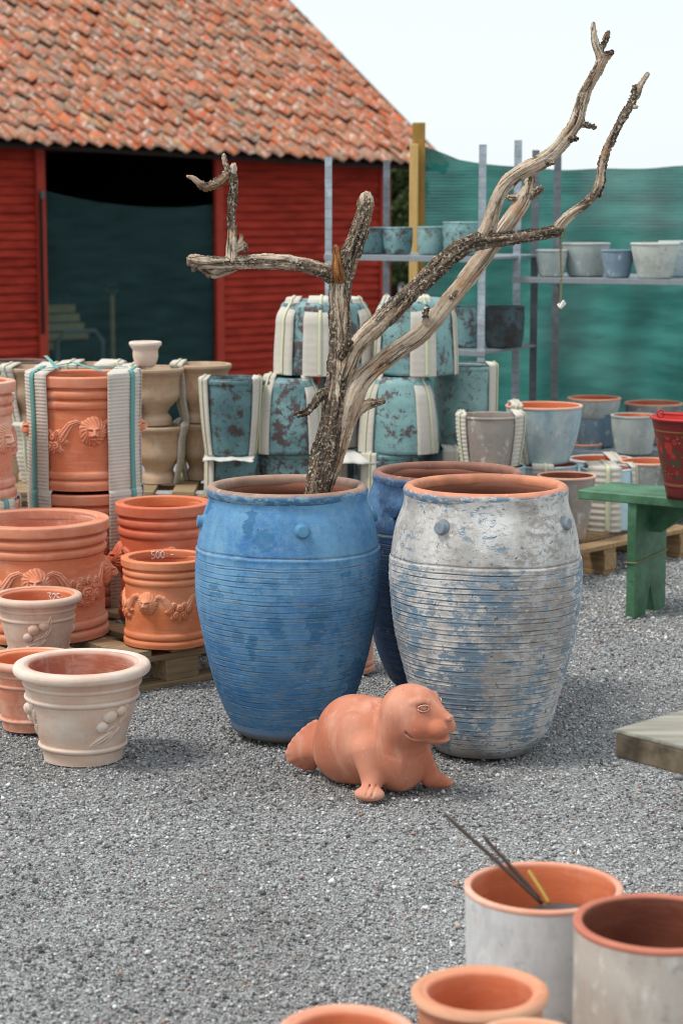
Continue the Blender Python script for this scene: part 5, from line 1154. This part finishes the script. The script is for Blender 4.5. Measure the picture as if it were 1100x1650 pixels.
link('body', lathe(pr, 96, [BM, REDIN], sp, None), bk); link('rim', rim_mesh(r1-.004, r1+.006, Hbk-.007, Hbk+.004, .005, REDIN, 96), bk); link('base_band', rim_mesh(r0+.006, r0+.0125, .050, .058, .003, BM, 96), bk)
mb = MB(); mb.tube([(-r1+.028+.014*math.cos(a), -.045, Hbk+.018+.014*math.sin(a)) for a in np.linspace(0,2*math.pi,16)], .0035, 6); mb.build('handle_loop', REDIN, bk, True)
mb = MB(); mb.tube([(-r1+.03+ (2*r1-.06)*t, -.045-.07*math.sin(math.pi*t), Hbk+.02+.0*t) for t in np.linspace(0,1,24)], .004, 6); mb.build('handle', REDIN, bk, True)

# ================================================================== FOREGROUND
def cylpot(label, cx, half, yr, Y, mat, inn, rimm, name='cylinder_pot', rb_=.93, t=.013):
    q = P(cx, yr, Y); Hh = q[2]; Rr = half*MPP(Y, Hh); o = thing(name, label, 'pot', (q[0], Y, .001), 0, 'pots in the near right corner')
    b = [(0,Rr*rb_),(Hh*.3,Rr*(rb_+(1-rb_)*.45)),(Hh*.7,Rr*.985),(Hh,Rr*.995)]; pr, sp = potprof(Hh-.008, b, (), t, .005, .03)
    link('body', lathe(pr, 128, [mat, inn], sp, wob(int(cx), .0008)), o); link('rim', rim_mesh(Rr-t, Rr+.0008, Hh-.012, Hh, .005, rimm, 128, int(cx), amp=.0008), o); return o, Rr, Hh
TCB = terracotta('terracotta_brownish', L(190,112,90), L(166,90,70), L(206,146,126), .3)
oF1, rF1, hF1 = cylpot('white washed cylinder pot with rods sticking out of it', 875, 127, 1427, 3.88, WASH, TC_IN, TC[2])
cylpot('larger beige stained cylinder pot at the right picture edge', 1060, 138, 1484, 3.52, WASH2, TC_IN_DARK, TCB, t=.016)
def rolled(label, cx, half, yr, Y, mat):
    q = P(cx, yr, Y); Hh = q[2]; Rr = half*MPP(Y, Hh); o = thing('rolled_rim_pot', label, 'pot', (q[0], Y, .001), 0, 'pots in the near right corner')
    b = [(0,Rr*.7),(Hh*.5,Rr*.88),(Hh*.92,Rr*.9),(Hh,Rr*.9)]; pr, sp = potprof(Hh-.012, b, (), .018, .005, .03)
    link('body', lathe(pr, 96, [mat, TC_IN], sp, wob(int(cx), .0012)), o); link('rim', rim_mesh(Rr*.80, Rr, Hh-.022, Hh, .0115, mat, 96, int(cx)), o)
ROLL = terracotta('terracotta_near', L(206,134,98), L(180,104,72), L(222,180,150), .55)
rolled('rolled rim terracotta pot in front of the white cylinder pot', 774, 112, 1593, 3.38, ROLL)
rolled('rolled rim terracotta pot cut by the bottom edge, left one', 558, 114, 1658, 3.22, TC[2])
rolled('rolled rim terracotta pot barely showing at the bottom edge, right one', 850, 98, 1676, 3.13, ROLL)
# inner dish with muddy water
c_ = P(905, 1470, 3.93); o = thing('dish', 'dark bowl of muddy water sitting inside the white cylinder pot', 'dish', (c_[0], 3.925, .03)); zz = hF1-.075-.03
link('bowl', lathe([(1e-4,0),(.05,0),(.066,zz*.5),(.07,zz),(.066,zz),(.06,zz-.02),(1e-4,zz-.03)], 48, STEEL_D), o)
wm = N('muddy_water', .35, .2); wm.col(L(156,130,96)); link('water', lathe([(1e-4,zz-.011),(.064,zz-.011)], 48, wm.m), o)
RUST = plain('rusty_rod', L(78,64,58), .7, .25, .3, 40)
def rod(label, a, b, r, mat, name, cat='rod', g='rods in the white cylinder pot'):
    a = np.array(a); b = np.array(b); mb = MB(); pts = [tuple((b-a)*t + np.array([0,0,0.001*math.sin(t*5)])) for t in np.linspace(0,1,14)]; mb.tube(pts, [r]*13+[r*.7], 8)
    tag(mb.build(name, mat, None, True, tuple(a)), label, cat, g)
rod('longer dark rusty rod leaning far left out of the cylinder pot', P(873,1456,3.92), P(717,1312,4.06), .0042, RUST, 'metal_rod')
rod('shorter dark rusty rod leaning beside the long one', P(868,1448,3.95), P(777,1345,4.05), .004, RUST, 'metal_rod')
rod('short yellow bamboo stick standing in the muddy bowl', P(884,1456,3.90), P(851,1402,3.96), .0042, plain('bamboo', L(176,138,60), .5), 'bamboo_stick', 'stick', None)
# weathered plank bench at right
zz = .60; c0 = G(990, 1180, zz); WP = wood('weathered_grey_plank', L(124,121,110), L(166,162,150)); WD = WP
pbn = thing('plank_bench', 'weathered grey plank seat jutting in at the right edge', 'bench', (c0[0], c0[1], 0), 0)
pf = G(1100, 1208, zz)-c0; pk = G(1100, 1149, zz)-c0; uf = np.array([pf[0],pf[1],0])/np.linalg.norm(pf[:2]); ub = np.array([pk[0],pk[1],0])/np.linalg.norm(pk[:2])
th = .055; Lq = 1.1; Wq = .9
V = []; 
def gridface(n=16):
    pass
a_ = np.array([0,0,0.]); quad = [a_, uf*Lq, uf*Lq+ub*Wq, ub*Wq]
mb = MB(); mb.add([tuple(q+np.array([0,0,zz])) for q in quad]+[tuple(q+np.array([0,0,zz-th])) for q in quad], [(0,1,2,3),(7,6,5,4),(0,4,5,1),(1,5,6,2),(2,6,7,3),(3,7,4,0)])
o = mb.build('plank_core', wood('shaded_brown_edge', L(58,50,42), L(118,106,88), stretch=(4,4,4)), pbn); tp_ = MB()  # dark brown core: wood tone plus the front face's shading, under a bleached skin
tp_.add([tuple(q+np.array([0,0,zz+.007])) for q in quad]+[tuple(q*1.0+np.array([0,0,zz+.0005])) for q in quad], [(0,1,2,3),(7,6,5,4),(0,4,5,1),(1,5,6,2),(2,6,7,3),(3,7,4,0)]); tp_.build('weathered_top', WP, pbn); bv = o.modifiers.new('b','BEVEL'); bv.width = .006; bv.segments = 2
for s in (.35, .9):
    c = uf*Lq*s+ub*.25; mb = MB(); mb.box((c[0]+.3, c[1], (zz-th)/2), (.06,.3,zz-th-.002), bev=.004); mb.build('leg', WP, pbn)
